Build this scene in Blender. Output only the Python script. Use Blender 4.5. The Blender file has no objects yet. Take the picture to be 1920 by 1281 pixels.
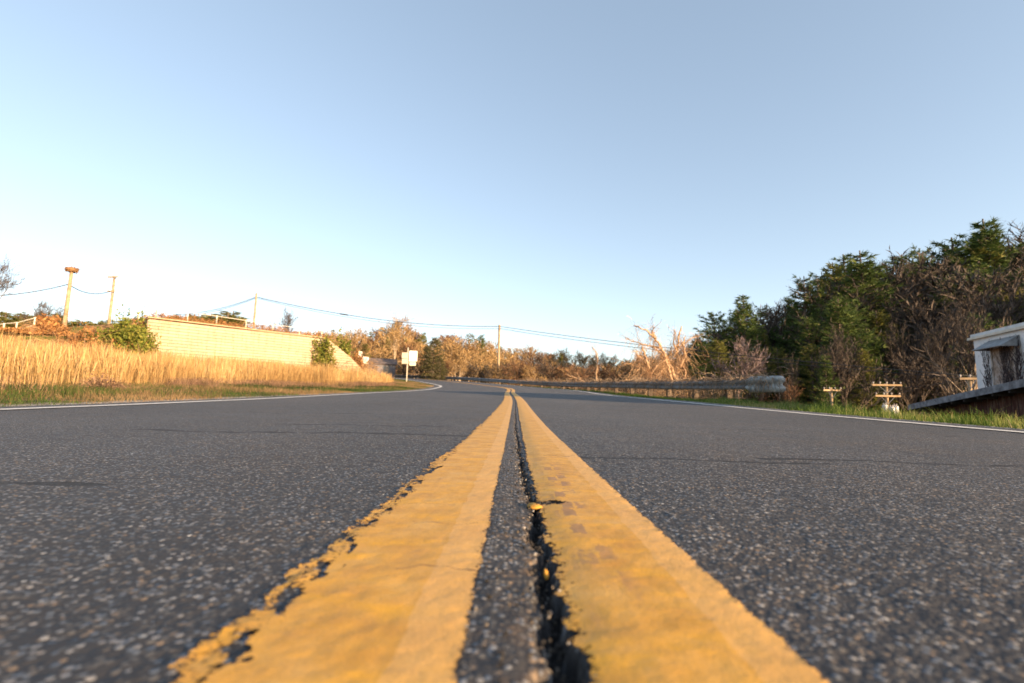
import bpy, math, random
import numpy as np
from mathutils import Vector, Matrix, Euler
R = math.radians
PI = math.pi
scn = bpy.context.scene
COL = scn.collection

# ------------------------------------------------------------------ camera, sky, sun, exposure
CAM_H = 0.15
cd = bpy.data.cameras.new('camera')
cam = bpy.data.objects.new('camera', cd)
COL.objects.link(cam)
scn.camera = cam
cd.lens = 17.0
cd.sensor_width = 36.0
cd.clip_start = 0.02
cd.clip_end = 3000
CAM_M = Matrix.Rotation(R(0.47), 3, 'Z') @ Matrix.Rotation(R(90 + 6.82), 3, 'X') @ Matrix.Rotation(R(1.3), 3, 'Z')
cam.matrix_world = Matrix.Translation((0, 0, CAM_H)) @ CAM_M.to_4x4()
cd.dof.use_dof = True
cd.dof.focus_distance = 1.5
cd.dof.aperture_fstop = 4.6

SUN_AZ = math.atan2(0.78, -0.62)        # clockwise from +Y
SUN_EL = R(10.5)
world = bpy.data.worlds.new('World')
scn.world = world
world.use_nodes = True
wn = world.node_tree.nodes
wl = world.node_tree.links
for n in list(wn): wn.remove(n)
sky = wn.new('ShaderNodeTexSky')
sky.sky_type = 'NISHITA'
sky.sun_disc = False
sky.sun_elevation = SUN_EL
sky.sun_rotation = SUN_AZ
sky.altitude = 300
sky.air_density = 0.8
sky.dust_density = 1.0
sky.ozone_density = 0.6
bg = wn.new('ShaderNodeBackground')
bg.inputs['Strength'].default_value = 0.15
wo = wn.new('ShaderNodeOutputWorld')
hs_ = wn.new('ShaderNodeHueSaturation')
hs_.inputs['Saturation'].default_value = 1.0
wl.new(sky.outputs[0], hs_.inputs['Color'])
gm_ = wn.new('ShaderNodeGamma')
gm_.inputs[1].default_value = 0.66
wl.new(hs_.outputs[0], gm_.inputs[0])
wl.new(gm_.outputs[0], bg.inputs[0])
wl.new(bg.outputs[0], wo.inputs[0])

sd = bpy.data.lights.new('sun', 'SUN')
sd.energy = 4.6
sd.angle = R(0.5)
sd.color = (1.0, 0.69, 0.40)
sun = bpy.data.objects.new('sun', sd)
COL.objects.link(sun)
to_sun = Vector((math.sin(SUN_AZ) * math.cos(SUN_EL), math.cos(SUN_AZ) * math.cos(SUN_EL), math.sin(SUN_EL)))
sun.rotation_euler = to_sun.to_track_quat('Z', 'Y').to_euler()
sun.location = (40, -20, 30)

scn.view_settings.view_transform = 'Standard'
scn.view_settings.look = 'None'
scn.view_settings.exposure = 1.74
scn.view_settings.gamma = 1.0
scn.view_settings.use_curve_mapping = False
scn.cycles.max_bounces = 6
scn.cycles.transparent_max_bounces = 12

def ray(px, py):
    d = CAM_M @ Vector(((px - 960) / 906.7, -(py - 640.5) / 906.7, -1))
    return d
def at(px, py, Y):
    d = ray(px, py)
    return Vector((0, 0, CAM_H)) + d * (Y / d.y)

# ------------------------------------------------------------------ helpers
def thing(name, label, cat, loc=(0, 0, 0), rz=0, group=None, kind=None):
    o = bpy.data.objects.new(name, None)
    COL.objects.link(o)
    o.location = loc
    o.rotation_euler = (0, 0, rz)
    tag(o, label, cat, group, kind)
    return o
def tag(o, label=None, cat=None, group=None, kind=None):
    if label: o['label'] = label
    if cat: o['category'] = cat
    if group: o['group'] = group
    if kind: o['kind'] = kind
    return o
def link_mesh(name, me, mat, parent=None):
    o = bpy.data.objects.new(name, me)
    COL.objects.link(o)
    if mat:
        me.materials.clear()
        me.materials.append(mat)
    if parent: o.parent = parent
    return o
def np_mesh(name, co, faces, attrs=None, uv=None, smooth=False):
    """faces: list of int arrays (n,k)"""
    me = bpy.data.meshes.new(name)
    co = np.asarray(co, dtype=np.float32)
    me.vertices.add(len(co))
    me.vertices.foreach_set('co', co.ravel())
    faces = [np.asarray(f, dtype=np.int32) for f in faces if len(f)]
    flat = np.concatenate([f.ravel() for f in faces])
    cnt = np.concatenate([np.full(len(f), f.shape[1], dtype=np.int32) for f in faces])
    start = np.concatenate([[0], np.cumsum(cnt)[:-1]]).astype(np.int32)
    me.loops.add(len(flat))
    me.loops.foreach_set('vertex_index', flat)
    me.polygons.add(len(cnt))
    me.polygons.foreach_set('loop_start', start)
    if smooth:
        me.polygons.foreach_set('use_smooth', np.ones(len(cnt), dtype=bool))
    if attrs:
        for k, v in attrs.items():
            a = me.attributes.new(k, 'FLOAT', 'POINT')
            a.data.foreach_set('value', np.asarray(v, dtype=np.float32))
    if uv is not None:
        l = me.uv_layers.new(name='UVMap')
        l.data.foreach_set('uv', np.asarray(uv, dtype=np.float32)[flat].ravel())
    me.update(calc_edges=True)
    me.validate()
    return me

class MB:
    """mesh builder collecting boxes, tubes, triangles"""
    def __init__(s):
        s.v = []; s.f = []; s.r = []
    def add(s, vs, fs, rnd=0.5):
        b = len(s.v)
        s.v += [tuple(x) for x in vs]
        s.r += [rnd] * len(vs)
        s.f += [tuple(i + b for i in f) for f in fs]
    def box(s, c, size, m=None, rnd=0.5):
        x, y, z = size[0] / 2, size[1] / 2, size[2] / 2
        vs = [Vector((a * x, b * y, d * z)) for a in (-1, 1) for b in (-1, 1) for d in (-1, 1)]
        if m: vs = [m @ v for v in vs]
        vs = [v + Vector(c) for v in vs]
        s.add(vs, [(0, 1, 3, 2), (4, 6, 7, 5), (0, 4, 5, 1), (2, 3, 7, 6), (0, 2, 6, 4), (1, 5, 7, 3)], rnd)
    def tube(s, pts, rads, n=6, rnd=0.5, cap=True):
        pts = [Vector(p) for p in pts]
        if not hasattr(rads, '__len__'): rads = [rads] * len(pts)
        vs = []; fs = []
        up = Vector((0, 0, 1))
        t0 = (pts[1] - pts[0]).normalized()
        if abs(t0.z) > 0.9: up = Vector((1, 0, 0))
        for i, p in enumerate(pts):
            t = (pts[min(i + 1, len(pts) - 1)] - pts[max(i - 1, 0)])
            if t.length < 1e-9: t = Vector((0, 0, 1))
            t.normalize()
            a = t.cross(up)
            if a.length < 1e-4: a = t.orthogonal()
            a.normalize(); b = a.cross(t).normalized()
            for k in range(n):
                w = 2 * PI * k / n
                vs.append(p + (a * math.cos(w) + b * math.sin(w)) * rads[i])
        for i in range(len(pts) - 1):
            for k in range(n):
                k2 = (k + 1) % n
                fs.append((i * n + k, i * n + k2, (i + 1) * n + k2, (i + 1) * n + k))
        if cap and n > 2:
            fs.append(tuple(range(n - 1, -1, -1)))
            fs.append(tuple((len(pts) - 1) * n + k for k in range(n)))
        s.add(vs, fs, rnd)
    def tri(s, a, b, c, rnd=0.5):
        s.add([a, b, c], [(0, 1, 2)], rnd)
    def lathe(s, prof, c, n=16, rnd=0.5):
        vs = []; fs = []
        for r, z in prof:
            for k in range(n):
                w = 2 * PI * k / n
                vs.append((c[0] + r * math.cos(w), c[1] + r * math.sin(w), c[2] + z))
        for i in range(len(prof) - 1):
            for k in range(n):
                k2 = (k + 1) % n
                fs.append((i * n + k, i * n + k2, (i + 1) * n + k2, (i + 1) * n + k))
        fs.append(tuple(range(n - 1, -1, -1)))
        fs.append(tuple((len(prof) - 1) * n + k for k in range(n)))
        s.add(vs, fs, rnd)
    def mesh(s, name, smooth=False):
        me = bpy.data.meshes.new(name)
        me.from_pydata(s.v, [], s.f)
        a = me.attributes.new('rnd', 'FLOAT', 'POINT')
        a.data.foreach_set('value', np.array(s.r, dtype=np.float32))
        if smooth: me.polygons.foreach_set('use_smooth', np.ones(len(s.f), dtype=bool))
        me.update()
        return me
    def build(s, name, mat, parent=None, smooth=False):
        return link_mesh(name, s.mesh(name, smooth), mat, parent)

# numpy noise
def vnoise(x, y, seed=0):
    x = np.asarray(x, dtype=np.float64); y = np.asarray(y, dtype=np.float64)
    xi = np.floor(x).astype(np.int64); yi = np.floor(y).astype(np.int64)
    fx = x - xi; fy = y - yi
    fx = fx * fx * (3 - 2 * fx); fy = fy * fy * (3 - 2 * fy)
    def h(a, b):
        n = (a * 374761393 + b * 668265263 + seed * 974634777) & 0xFFFFFFFF
        n = ((n ^ (n >> 13)) * 1274126177) & 0xFFFFFFFF
        n = n ^ (n >> 16)
        return (n & 0xFFFF) / 65535.0
    return (h(xi, yi) * (1 - fx) + h(xi + 1, yi) * fx) * (1 - fy) + (h(xi, yi + 1) * (1 - fx) + h(xi + 1, yi + 1) * fx) * fy
def fbm(x, y, seed=0, octv=4):
    s = 0; a = 0.5; t = 0
    for i in range(octv):
        s = s + a * vnoise(x * 2 ** i, y * 2 ** i, seed + i * 7); t += a; a *= 0.55
    return s / t - 0.5
def ss(x):
    x = np.clip(x, 0, 1)
    return x * x * (3 - 2 * x)

# ------------------------------------------------------------------ materials
class NT:
    def __init__(s, name):
        s.m = bpy.data.materials.new(name); s.m.use_nodes = True
        s.t = s.m.node_tree
        for n in list(s.t.nodes): s.t.nodes.remove(n)
        s.out = s.n('ShaderNodeOutputMaterial')
        s.b = s.n('ShaderNodeBsdfPrincipled')
        s.l(s.b.outputs[0], s.out.inputs[0])
    def n(s, typ, **kw):
        n = s.t.nodes.new(typ)
        for k, v in kw.items(): setattr(n, k, v)
        return n
    def l(s, a, b): s.t.links.new(a, b)
    def val(s, inp, v):
        if hasattr(v, 'is_output') or isinstance(v, bpy.types.NodeSocket): s.l(v, inp)
        else: inp.default_value = v
    def math(s, op, a, b=0.0, c=0.0, clamp=False):
        n = s.n('ShaderNodeMath', operation=op, use_clamp=clamp)
        s.val(n.inputs[0], a); s.val(n.inputs[1], b); s.val(n.inputs[2], c)
        return n.outputs[0]
    def ramp(s, fac, stops, interp='LINEAR'):
        n = s.n('ShaderNodeValToRGB'); cr = n.color_ramp; cr.interpolation = interp
        while len(cr.elements) < len(stops): cr.elements.new(0.5)
        for e, (p, c) in zip(cr.elements, stops):
            e.position = p; e.color = (*c, 1) if len(c) == 3 else c
        s.val(n.inputs[0], fac)
        return n.outputs[0]
    def mix(s, fac, a, b, blend='MIX'):
        n = s.n('ShaderNodeMix', data_type='RGBA', blend_type=blend)
        s.val(n.inputs[0], fac)
        s.val(n.inputs[6], a if not isinstance(a, tuple) else (*a, 1)); s.val(n.inputs[7], b if not isinstance(b, tuple) else (*b, 1))
        return n.outputs[2]
    def noise(s, vec, scale, detail=4, rough=0.6, w=None):
        n = s.n('ShaderNodeTexNoise')
        if vec is not None: s.l(vec, n.inputs['Vector'])
        n.inputs['Scale'].default_value = scale; n.inputs['Detail'].default_value = detail; n.inputs['Roughness'].default_value = rough
        return n.outputs[0]
    def vor(s, vec, scale, out='Distance', feature='F1'):
        n = s.n('ShaderNodeTexVoronoi', feature=feature)
        if vec is not None: s.l(vec, n.inputs['Vector'])
        n.inputs['Scale'].default_value = scale
        return n.outputs[out]
    def attr(s, name):
        n = s.n('ShaderNodeAttribute'); n.attribute_name = name
        return n.outputs['Fac']
    def obj(s): return s.n('ShaderNodeTexCoord').outputs['Object']
    def uv(s): return s.n('ShaderNodeTexCoord').outputs['UV']
    def geo(s): return s.n('ShaderNodeNewGeometry').outputs['Position']
    def sep(s, v):
        n = s.n('ShaderNodeSeparateXYZ'); s.l(v, n.inputs[0]); return n.outputs
    def comb(s, x, y, z=0.0):
        n = s.n('ShaderNodeCombineXYZ'); s.val(n.inputs[0], x); s.val(n.inputs[1], y); s.val(n.inputs[2], z); return n.outputs[0]
    def bump(s, h, strength=0.5, dist=0.01):
        n = s.n('ShaderNodeBump'); n.inputs['Strength'].default_value = strength; n.inputs['Distance'].default_value = dist
        s.val(n.inputs['Height'], h); s.l(n.outputs[0], s.b.inputs['Normal'])
    def base(s, c, rough=0.8, metal=0.0, spec=0.3):
        s.val(s.b.inputs['Base Color'], (*c, 1) if isinstance(c, tuple) else c)
        s.val(s.b.inputs['Roughness'], rough); s.val(s.b.inputs['Metallic'], metal)
        s.b.inputs['Specular IOR Level'].default_value = spec
        return s.m

def mat_noise(name, c1, c2, scale=3, rough=0.85, metal=0, bump=0.3, bscale=20, bdist=0.01, c3=None):
    t = NT(name); o = t.obj()
    n = t.noise(o, scale, 5)
    stops = [(0.35, c1), (0.65, c2)] if c3 is None else [(0.3, c1), (0.5, c2), (0.7, c3)]
    col = t.ramp(n, stops)
    t.base(col, rough, metal)
    if bump: t.bump(t.noise(o, bscale, 4), bump, bdist)
    return t.m
def mat_rnd(name, stops, rough=0.8, trans=0.0, geo_scale=None, gamt=0.3):
    """colour picked per leaf / blade / twig by the attribute rnd"""
    t = NT(name)
    f = t.attr('rnd')
    if geo_scale:
        g = t.noise(t.geo(), geo_scale, 3)
        f = t.math('ADD', f, t.math('MULTIPLY', t.math('SUBTRACT', g, 0.5), gamt * 4), clamp=True)
    c = t.ramp(f, stops)
    t.base(c, rough, 0, 0.2)
    if trans > 0:
        tr = t.n('ShaderNodeBsdfTranslucent'); t.l(c, tr.inputs[0])
        mx = t.n('ShaderNodeMixShader'); mx.inputs[0].default_value = trans
        t.l(t.b.outputs[0], mx.inputs[1]); t.l(tr.outputs[0], mx.inputs[2]); t.l(mx.outputs[0], t.out.inputs[0])
    return t.m

# ------------------------------------------------------------------ road geometry
CX, CY, RAD = -45.0, 21.5, 45.0
def drift(y): return -0.17 * ss((y - 6.5) / 12)
_ks = np.array([-60, -8, 0, 1.2, 2.5, 4, 6, 8, 10, 13, 16.5, 20, 26, 33.5, 38, 42, 51, 65, 90, 200.])
_kz = np.array([-.35, -.04, 0, 0, .006, .032, .077, .13, .187, .27, .36, .47, .73, 1.02, 1.25, 1.47, 2.0, 2.6, 2.9, 2.9])
_fs = np.arange(-60, 200, 0.05)
_fz = np.interp(_fs, _ks, _kz)
_k = np.ones(31) / 31
_fz = np.convolve(np.pad(_fz, 15, 'edge'), _k, 'valid')
def zr(s): return np.interp(s, _fs, _fz)
def sd_to_xy(s, d):
    th = np.maximum(s - CY, 0) / RAD
    X = np.where(s <= CY, d, CX + (RAD + d) * np.cos(th))
    Y = np.where(s <= CY, s, CY + (RAD + d) * np.sin(th))
    return X + drift(Y), Y
def xy_to_sd(X, Y):
    X = X - drift(Y)
    r = np.hypot(X - CX, Y - CY)
    th = np.arctan2(Y - CY, X - CX)
    th = np.clip(th, 0, 2.0)
    s = np.where(Y <= CY, Y, CY + RAD * th)
    d = np.where(Y <= CY, X, r - RAD)
    return s, d

# wall line
WX, WY, WDX, WDY = -22.5, 30.0, 0.643, 0.766
def terrain(X, Y):
    s, d = xy_to_sd(X, Y)
    s = np.minimum(s, 95)
    base = zr(s)
    far = ss((np.hypot(X, Y) - 90) / 80)
    base = base * (1 - far) + 2.0 * far
    z = base + 0
    # under the road
    z = z - 0.02 - 0.12 * (1 - ss((np.abs(d) - 3.55) / 0.55))
    # left side: gentle rise
    z = z + np.where(d < -4, 0.02 * np.clip(-d - 4, 0, 40), 0)
    # terrace behind the wall
    rx, ry = X - WX, Y - WY
    t = rx * WDX + ry * WDY
    n = -rx * WDY + ry * WDX            # positive behind the wall
    width = np.where(t < -0.5, 3.5, 0.4)
    off = np.where(t < -0.5, -1.5, 0.35)
    k = ss((n - off) / width)
    topz = 4.50 - 3.2 * np.clip((t - 11.2) / 4.2, 0, 1)
    topz = np.where(t < 0, 4.50 - 1.2 * ss(-t / 7), topz)
    lim = np.where(t < 15, 1.0, 1 - ss((t - 15) / 7))
    terr = k * lim
    z = np.where(d < -4, z * (1 - terr) + np.maximum(z, topz) * terr, z)
    # right side: bank falls away
    D = 6.5 - 2.5 * ss((s - 22) / 15)
    start = 5.2 + 1.0 * ss((s - 8) / 6)
    z = z - np.where(d > 0, 0.10 * ss((d - 4.0) / 1.2) + D * ss((d - start) / 11), 0)
    # ridge to the right that keeps the right-hand wood in shade
    p = 0.62 * X + 0.78 * Y
    q = 0.78 * X - 0.62 * Y
    z = z + 34 * ss((p - 53) / 18) * ss((q - 22) / 72) * (1 - ss((p - 260) / 100))
    # hillside beyond the bend
    z = z + 13 * ss((Y - 68) / 85) * (1 - ss((X - 10) / 80)) + 14 * ss((Y - 160) / 200)
    # left background
    z = z + 5 * ss((-X - 60) / 90) * ss((Y + 40) / 60)
    micro = fbm(X * 0.35, Y * 0.35, 3) * 0.25 + fbm(X * 1.7, Y * 1.7, 9) * 0.08
    z = z + micro * ss((np.abs(d) - 4.3) / 2.5)
    return z
def tz(x, y): return float(terrain(np.array([float(x)]), np.array([float(y)]))[0])

# ------------------------------------------------------------------ road mesh
def crack_c(s):
    c = np.interp(s, [0.1, 0.26, 0.35, 0.45, 0.55, 0.66, 0.74, 0.85, 1.0, 1.35, 1.8, 2.6, 5, 60],
                  [.041, .038, .031, .030, .032, .031, .033, .026, .022, .016, .013, .008, .008, .008])
    return c + (vnoise(s * 30, 0 * s, 5) - .5) * .008 + (vnoise(s * 90, 0 * s, 6) - .5) * .004
def crack_w(s):
    w = np.interp(s, [0.1, 0.3, 0.5, 0.75, 1.0, 1.6, 3, 8, 60], [.0105, .009, .009, .0085, .006, .0045, .0035, .003, .002])
    w = w * (0.45 + 1.1 * vnoise(s * 22 + 9, 0 * s, 8)) + .004 * (vnoise(s * 140, 0 * s, 4) - .5)
    return np.clip(w, 0.0006, 1)
def crack_field(s, d):
    """>0 inside crack"""
    rag = (fbm(d * 130, s * 110, 41, 3)) * .018 + fbm(d * 330, s * 330, 47, 2) * .007
    f = crack_w(s) - np.abs(d - crack_c(s)) + rag
    # side notch where a chip broke out
    f2 = .014 - np.hypot((d - .050) * 0.7, (s - .735) * 1.2) + rag
    return np.maximum(f, f2)
rows = list(np.arange(-10, 0.1, 0.5)) 
s_ = 0.12
while s_ < 85:
    rows.append(s_); s_ += min(0.0055 * s_, 0.3)
rows = np.array(rows)
cols = list(np.arange(0, 0.2, 0.0019))
c_ = 0.2; st = 0.0019
while c_ < 4.0:
    cols.append(c_); st = min(st * 1.018, 0.06); c_ += st
cols.append(4.0)
cols = np.array(cols)
cols = np.concatenate([-cols[::-1][:-1], cols])
S, D = np.meshgrid(rows, cols, indexing='ij')
fade = 1 - ss((S - 4) / 6)
cf = crack_field(S, D) * np.where(S > 0, 1, 1)
cf = np.where(np.abs(D - .03) < .07, cf, -1)
near = np.abs(D) < 1.5
relief = (fbm(D * 70, S * 70, 11, 3) * .0030 + fbm(D * 7, S * 7, 21, 2) * .0035) * fade
depth = ss((cf + .004 + .004 * fbm(D * 150, S * 150, 33, 2)) / .011)
slump = 0.004 * np.exp(-((D - .03) / .03) ** 2) * fade
paintz = ss((.18 - np.abs(D)) / .02) * (1 - ss((.028 - np.abs(D + .0)) / .01) * (D < 0.03))
relief = relief * (1 - .66 * paintz)
crown = lambda d_: -0.026 * ss(np.abs(d_) / 3.6)
Z = zr(S) + relief - slump + crown(D)
PAINT_Z = Z + 0.0022 + 0.004 * ss((S - 6) / 10)
Z = Z - depth * (.014 + .010 * vnoise(S * 160, D * 160, 77)) * (0.4 + 0.6 * fade)
XX, YY = sd_to_xy(S, D)
co = np.stack([XX, YY, Z], -1).reshape(-1, 3)
NR, NC = S.shape
idx = np.arange(NR * NC).reshape(NR, NC)
quads = np.stack([idx[:-1, :-1], idx[:-1, 1:], idx[1:, 1:], idx[1:, :-1]], -1).reshape(-1, 4)
UV = np.stack([D, S], -1).reshape(-1, 2)

t = NT('asphalt')
uv = t.uv()
U, V, _ = t.sep(uv)
big = t.noise(uv, 0.35, 4)
mid = t.noise(uv, 6, 5)
v1 = t.n('ShaderNodeTexVoronoi'); v1.inputs['Scale'].default_value = 205; t.l(uv, v1.inputs['Vector'])
v2 = t.n('ShaderNodeTexVoronoi'); v2.inputs['Scale'].default_value = 120; t.l(uv, v2.inputs['Vector'])
r1 = t.sep(v1.outputs['Color'])
r2 = t.sep(v2.outputs['Color'])
c1 = t.ramp(r1[0], [(0.0, (.030, .030, .033)), (0.30, (.058, .057, .058)), (0.52, (.10, .096, .092)), (0.68, (.11, .13, .16)), (0.78, (.17, .13, .095)), (0.87, (.20, .20, .205)), (0.95, (.25, .25, .25))], 'CONSTANT')
mask1 = t.math('LESS_THAN', v1.outputs['Distance'], 0.50)
c1 = t.mix(t.math('MULTIPLY', mask1, 0.95), (.030, .030, .033), c1)
c2 = t.ramp(r2[1], [(0.0, (.075, .073, .072)), (0.4, (.10, .12, .15)), (0.6, (.16, .12, .09)), (0.75, (.22, .22, .225)), (0.93, (.40, .40, .385))], 'CONSTANT')
m2 = t.math('MULTIPLY', t.math('GREATER_THAN', r2[0], 0.84), t.math('LESS_THAN', t.math('ADD', v2.outputs['Distance'], t.math('MULTIPLY', t.noise(uv, 200, 2), .25)), 0.40))
c = t.mix(m2, c1, c2)
wheel = t.math('MULTIPLY', t.math('SUBTRACT', 1.0, t.math('MULTIPLY', t.math('ABSOLUTE', t.math('SUBTRACT', t.math('ABSOLUTE', U), .95)), 2.4), clamp=True), .10)
lum = t.math('ADD', t.math('MULTIPLY_ADD', big, 1.1, 0.55), wheel)
lum = t.math('MULTIPLY', lum, t.math('MULTIPLY_ADD', mid, 0.5, 0.75))
lumc = t.comb(lum, lum, lum)
c = t.mix(1.0, c, lumc, 'MULTIPLY')
c = t.mix(t.math('MULTIPLY', t.math('SUBTRACT', t.noise(uv, 2.2, 5, .7), .48), 4, clamp=True), c, t.mix(1.0, c, (1.14, 1.0, .86), 'MULTIPLY'))
stain = t.math('MULTIPLY', t.math('SUBTRACT', t.noise(uv, 1.3, 6, .65), .57), 9, clamp=True)
c = t.mix(t.math('MULTIPLY', stain, .35), c, (.045, .044, .045))
# brown grit patches beside the crack
gr = t.math('MULTIPLY', t.math('SUBTRACT', t.noise(uv, 28, 5), 0.50), 5, clamp=True)
nearc = t.math('SUBTRACT', 1.0, t.math('MULTIPLY', t.math('ABSOLUTE', t.math('SUBTRACT', U, 0.012)), 22), clamp=True)
c = t.mix(t.math('MULTIPLY', t.math('MULTIPLY', gr, nearc), 0.55), c, (.15, .095, .05))
# thin transverse cracks
def hcrack(v0, u0, u1, amp, w, seed):
    wob = t.n('ShaderNodeTexNoise', noise_dimensions='1D'); wob.inputs['Scale'].default_value = 2.2; wob.inputs['Detail'].default_value = 6
    wob.inputs['Roughness'].default_value = 0.65
    t.val(wob.inputs['W'], t.math('ADD', U, seed))
    vv = t.math('MULTIPLY_ADD', t.math('SUBTRACT', wob.outputs[0], 0.5), amp, v0)
    dd = t.math('ABSOLUTE', t.math('SUBTRACT', V, vv))
    brk = t.noise(uv, 9, 3)
    ww = t.math('MULTIPLY', t.math('MULTIPLY', t.math('SUBTRACT', brk, .28), 2.2), w)
    inside = t.math('LESS_THAN', dd, ww)
    inside = t.math('MULTIPLY', inside, t.math('GREATER_THAN', U, u0))
    return t.math('MULTIPLY', inside, t.math('LESS_THAN', U, u1))
hc = hcrack(1.32, .11, .85, .10, .034, 3.1)
for a in ((1.95, -1.55, -.17, .25, .055, 7.7), (2.45, -1.2, -.35, .3, .04, 2.2), (0.80, -1.3, -.66, .05, .024, 11.3), (1.42, .7, 2.2, .12, .03, 19.3),
          (3.6, -2.9, -.6, .5, .030, 5.5), (2.9, .8, 2.9, .4, .022, 29.5), (5.4, -3.4, -.2, .7, .04, 15.5), (7.0, .2, 3.4, .7, .05, 23.5)):
    hc = t.math('MAXIMUM', hc, hcrack(*a))
ck = t.attr('crk')
ckm = t.math('MAXIMUM', t.math('MULTIPLY', ck, 1.0, clamp=True), t.math('MULTIPLY', hc, .85))
c = t.mix(ckm, c, (.010, .009, .009))
t.base(c, t.math('MULTIPLY_ADD', mid, 0.25, 0.62), 0, 0.35)
hh = t.math('SUBTRACT', 1.0, v1.outputs['Distance'])
hh = t.math('SUBTRACT', hh, t.math('MULTIPLY', hc, 2.0))
t.bump(t.math('ADD', hh, t.math('MULTIPLY', t.noise(uv, 500, 2), 0.4)), 0.55, 0.0022)
M_ASPH = t.m
road = link_mesh('road', np_mesh('road', co, [quads], {'crk': (depth.reshape(-1))}, UV, True), M_ASPH)
tag(road, kind='structure')

# yellow paint: two strips following the same relief
def paint_mat():
    t = NT('yellow_road_paint')
    uv = t.uv(); U, V, _ = t.sep(uv)
    n1 = t.noise(uv, 14, 5); n2 = t.noise(uv, 3.0, 4)
    n3 = t.noise(t.comb(t.math('MULTIPLY', U, 8), t.math('MULTIPLY', V, 26)), 1.0, 5)
    c = t.ramp(n1, [(0.3, (.44, .215, .028)), (0.5, (.55, .285, .042)), (0.7, (.60, .34, .080))])
    c = t.mix(t.math('MULTIPLY', t.math('SUBTRACT', n3, .50), 5, clamp=True), c, (.66, .33, .015))
    # older, paler coat showing along one side of each line
    au = t.attr('lane')
    pale = t.math('MULTIPLY', t.math('GREATER_THAN', t.math('ADD', au, t.math('MULTIPLY', t.math('SUBTRACT', n1, .5), .12)), 0.74), 0.75)
    c = t.mix(t.math('MULTIPLY', pale, .65), c, (.66, .38, .13))
    dirt = t.math('MULTIPLY', t.math('SUBTRACT', t.noise(uv, 40, 6, .7), .54), 5, clamp=True)
    c = t.mix(t.math('MULTIPLY', dirt, .45), c, (.26, .15, .06))
    grime = t.math('MULTIPLY', t.math('SUBTRACT', t.noise(t.comb(t.math('MULTIPLY', U, 3), V), 7, 6, .7), .45), 3, clamp=True)
    c = t.mix(t.math('MULTIPLY', grime, .35), c, (.42, .26, .12))
    pit = t.math('MULTIPLY', t.math('SUBTRACT', t.noise(uv, 240, 3, .6), .64), 14, clamp=True)
    pit = t.math('MULTIPLY', pit, t.math('MULTIPLY', t.math('SUBTRACT', t.noise(uv, 11, 4), .35), 3, clamp=True))
    c = t.mix(t.math('MULTIPLY', pit, .7), c, (.10, .065, .035))
    # rubber tread marks on the right-hand line
    vb = t.n('ShaderNodeTexVoronoi', distance='CHEBYCHEV'); vb.inputs['Scale'].default_value = 1.0; vb.inputs['Randomness'].default_value = .55
    t.l(t.comb(t.math('MULTIPLY', U, 45), t.math('MULTIPLY', V, 17)), vb.inputs['Vector'])
    blk = t.math('LESS_THAN', vb.outputs['Distance'], t.math('MULTIPLY', t.noise(uv, 75, 5, .7), 0.72))
    blk = t.math('MULTIPLY', blk, t.math('GREATER_THAN', t.sep(vb.outputs['Color'])[0], 0.35))
    zone = t.math('SUBTRACT', 1.0, t.math('MULTIPLY', t.math('ABSOLUTE', t.math('SUBTRACT', U, 0.082)), 36), clamp=True)
    vz = t.math('SUBTRACT', 1.0, t.math('MULTIPLY', t.math('ABSOLUTE', t.math('SUBTRACT', V, 0.80)), 1.7), clamp=True)
    tm = t.math('MULTIPLY', t.math('MULTIPLY', blk, t.math('MULTIPLY', zone, 2.0, clamp=True)), t.math('MULTIPLY', vz, 1.6, clamp=True))
    c = t.mix(t.math('MULTIPLY', tm, .62), c, (.22, .12, .075))
    gn = t.math('MULTIPLY_ADD', t.noise(uv, 520, 3, .7), .9, .55)
    c = t.mix(1.0, c, t.comb(gn, gn, gn), 'MULTIPLY')
    # hairline cracks through the paint
    def hair(v0, u0, u1, amp, w, seed):
        wob = t.n('ShaderNodeTexNoise', noise_dimensions='1D'); wob.inputs['Scale'].default_value = 14; wob.inputs['Detail'].default_value = 6
        t.val(wob.inputs['W'], t.math('ADD', U, seed))
        vv = t.math('MULTIPLY_ADD', t.math('SUBTRACT', wob.outputs[0], 0.5), amp, v0)
        i = t.math('LESS_THAN', t.math('ABSOLUTE', t.math('SUBTRACT', V, vv)), t.math('MULTIPLY', t.math('SUBTRACT', t.noise(uv, 60, 3), .35), w * 2.2))
        return t.math('MULTIPLY', t.math('MULTIPLY', i, t.math('GREATER_THAN', U, u0)), t.math('LESS_THAN', U, u1))
    h = hair(.445, -.10, -.03, .05, .0030, 1.3)
    for a in ((.60, -.12, -.04, .06, .002, 4.4), (1.55, -.08, -.02, .08, .006, 8.1), (1.32, .08, .18, .10, .008, 3.1), (.70, -.15, -.08, .05, .002, 14.4),
              (2.4, -.16, -.02, .2, .008, 2.1), (3.1, .02, .16, .2, .010, 6.1)):
        h = t.math('MAXIMUM', h, hair(*a))
    c = t.mix(t.math('MULTIPLY', h, .8), c, (.10, .05, .02))
    t.base(c, 0.6, 0, 0.3)
    t.bump(t.math('ADD', t.noise(uv, 420, 3), t.math('MULTIPLY', t.noise(uv, 90, 5, .7), 1.2)), 0.30, 0.0016)
    # ragged edge
    tr = t.n('ShaderNodeBsdfTransparent'); mx = t.n('ShaderNodeMixShader')
    fine = t.math('MULTIPLY', t.math('SUBTRACT', t.noise(uv, 320, 3), .5), .0035)
    spk = t.math('MULTIPLY', t.attr('wear'), t.math('MULTIPLY', t.math('SUBTRACT', .50, t.noise(uv, 190, 4, .75)), .16))
    spk = t.math('MINIMUM', spk, 0.0)
    t.l(t.math('GREATER_THAN', t.math('ADD', t.math('ADD', t.attr('cover'), fine), spk), 0.0), mx.inputs[0])
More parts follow.
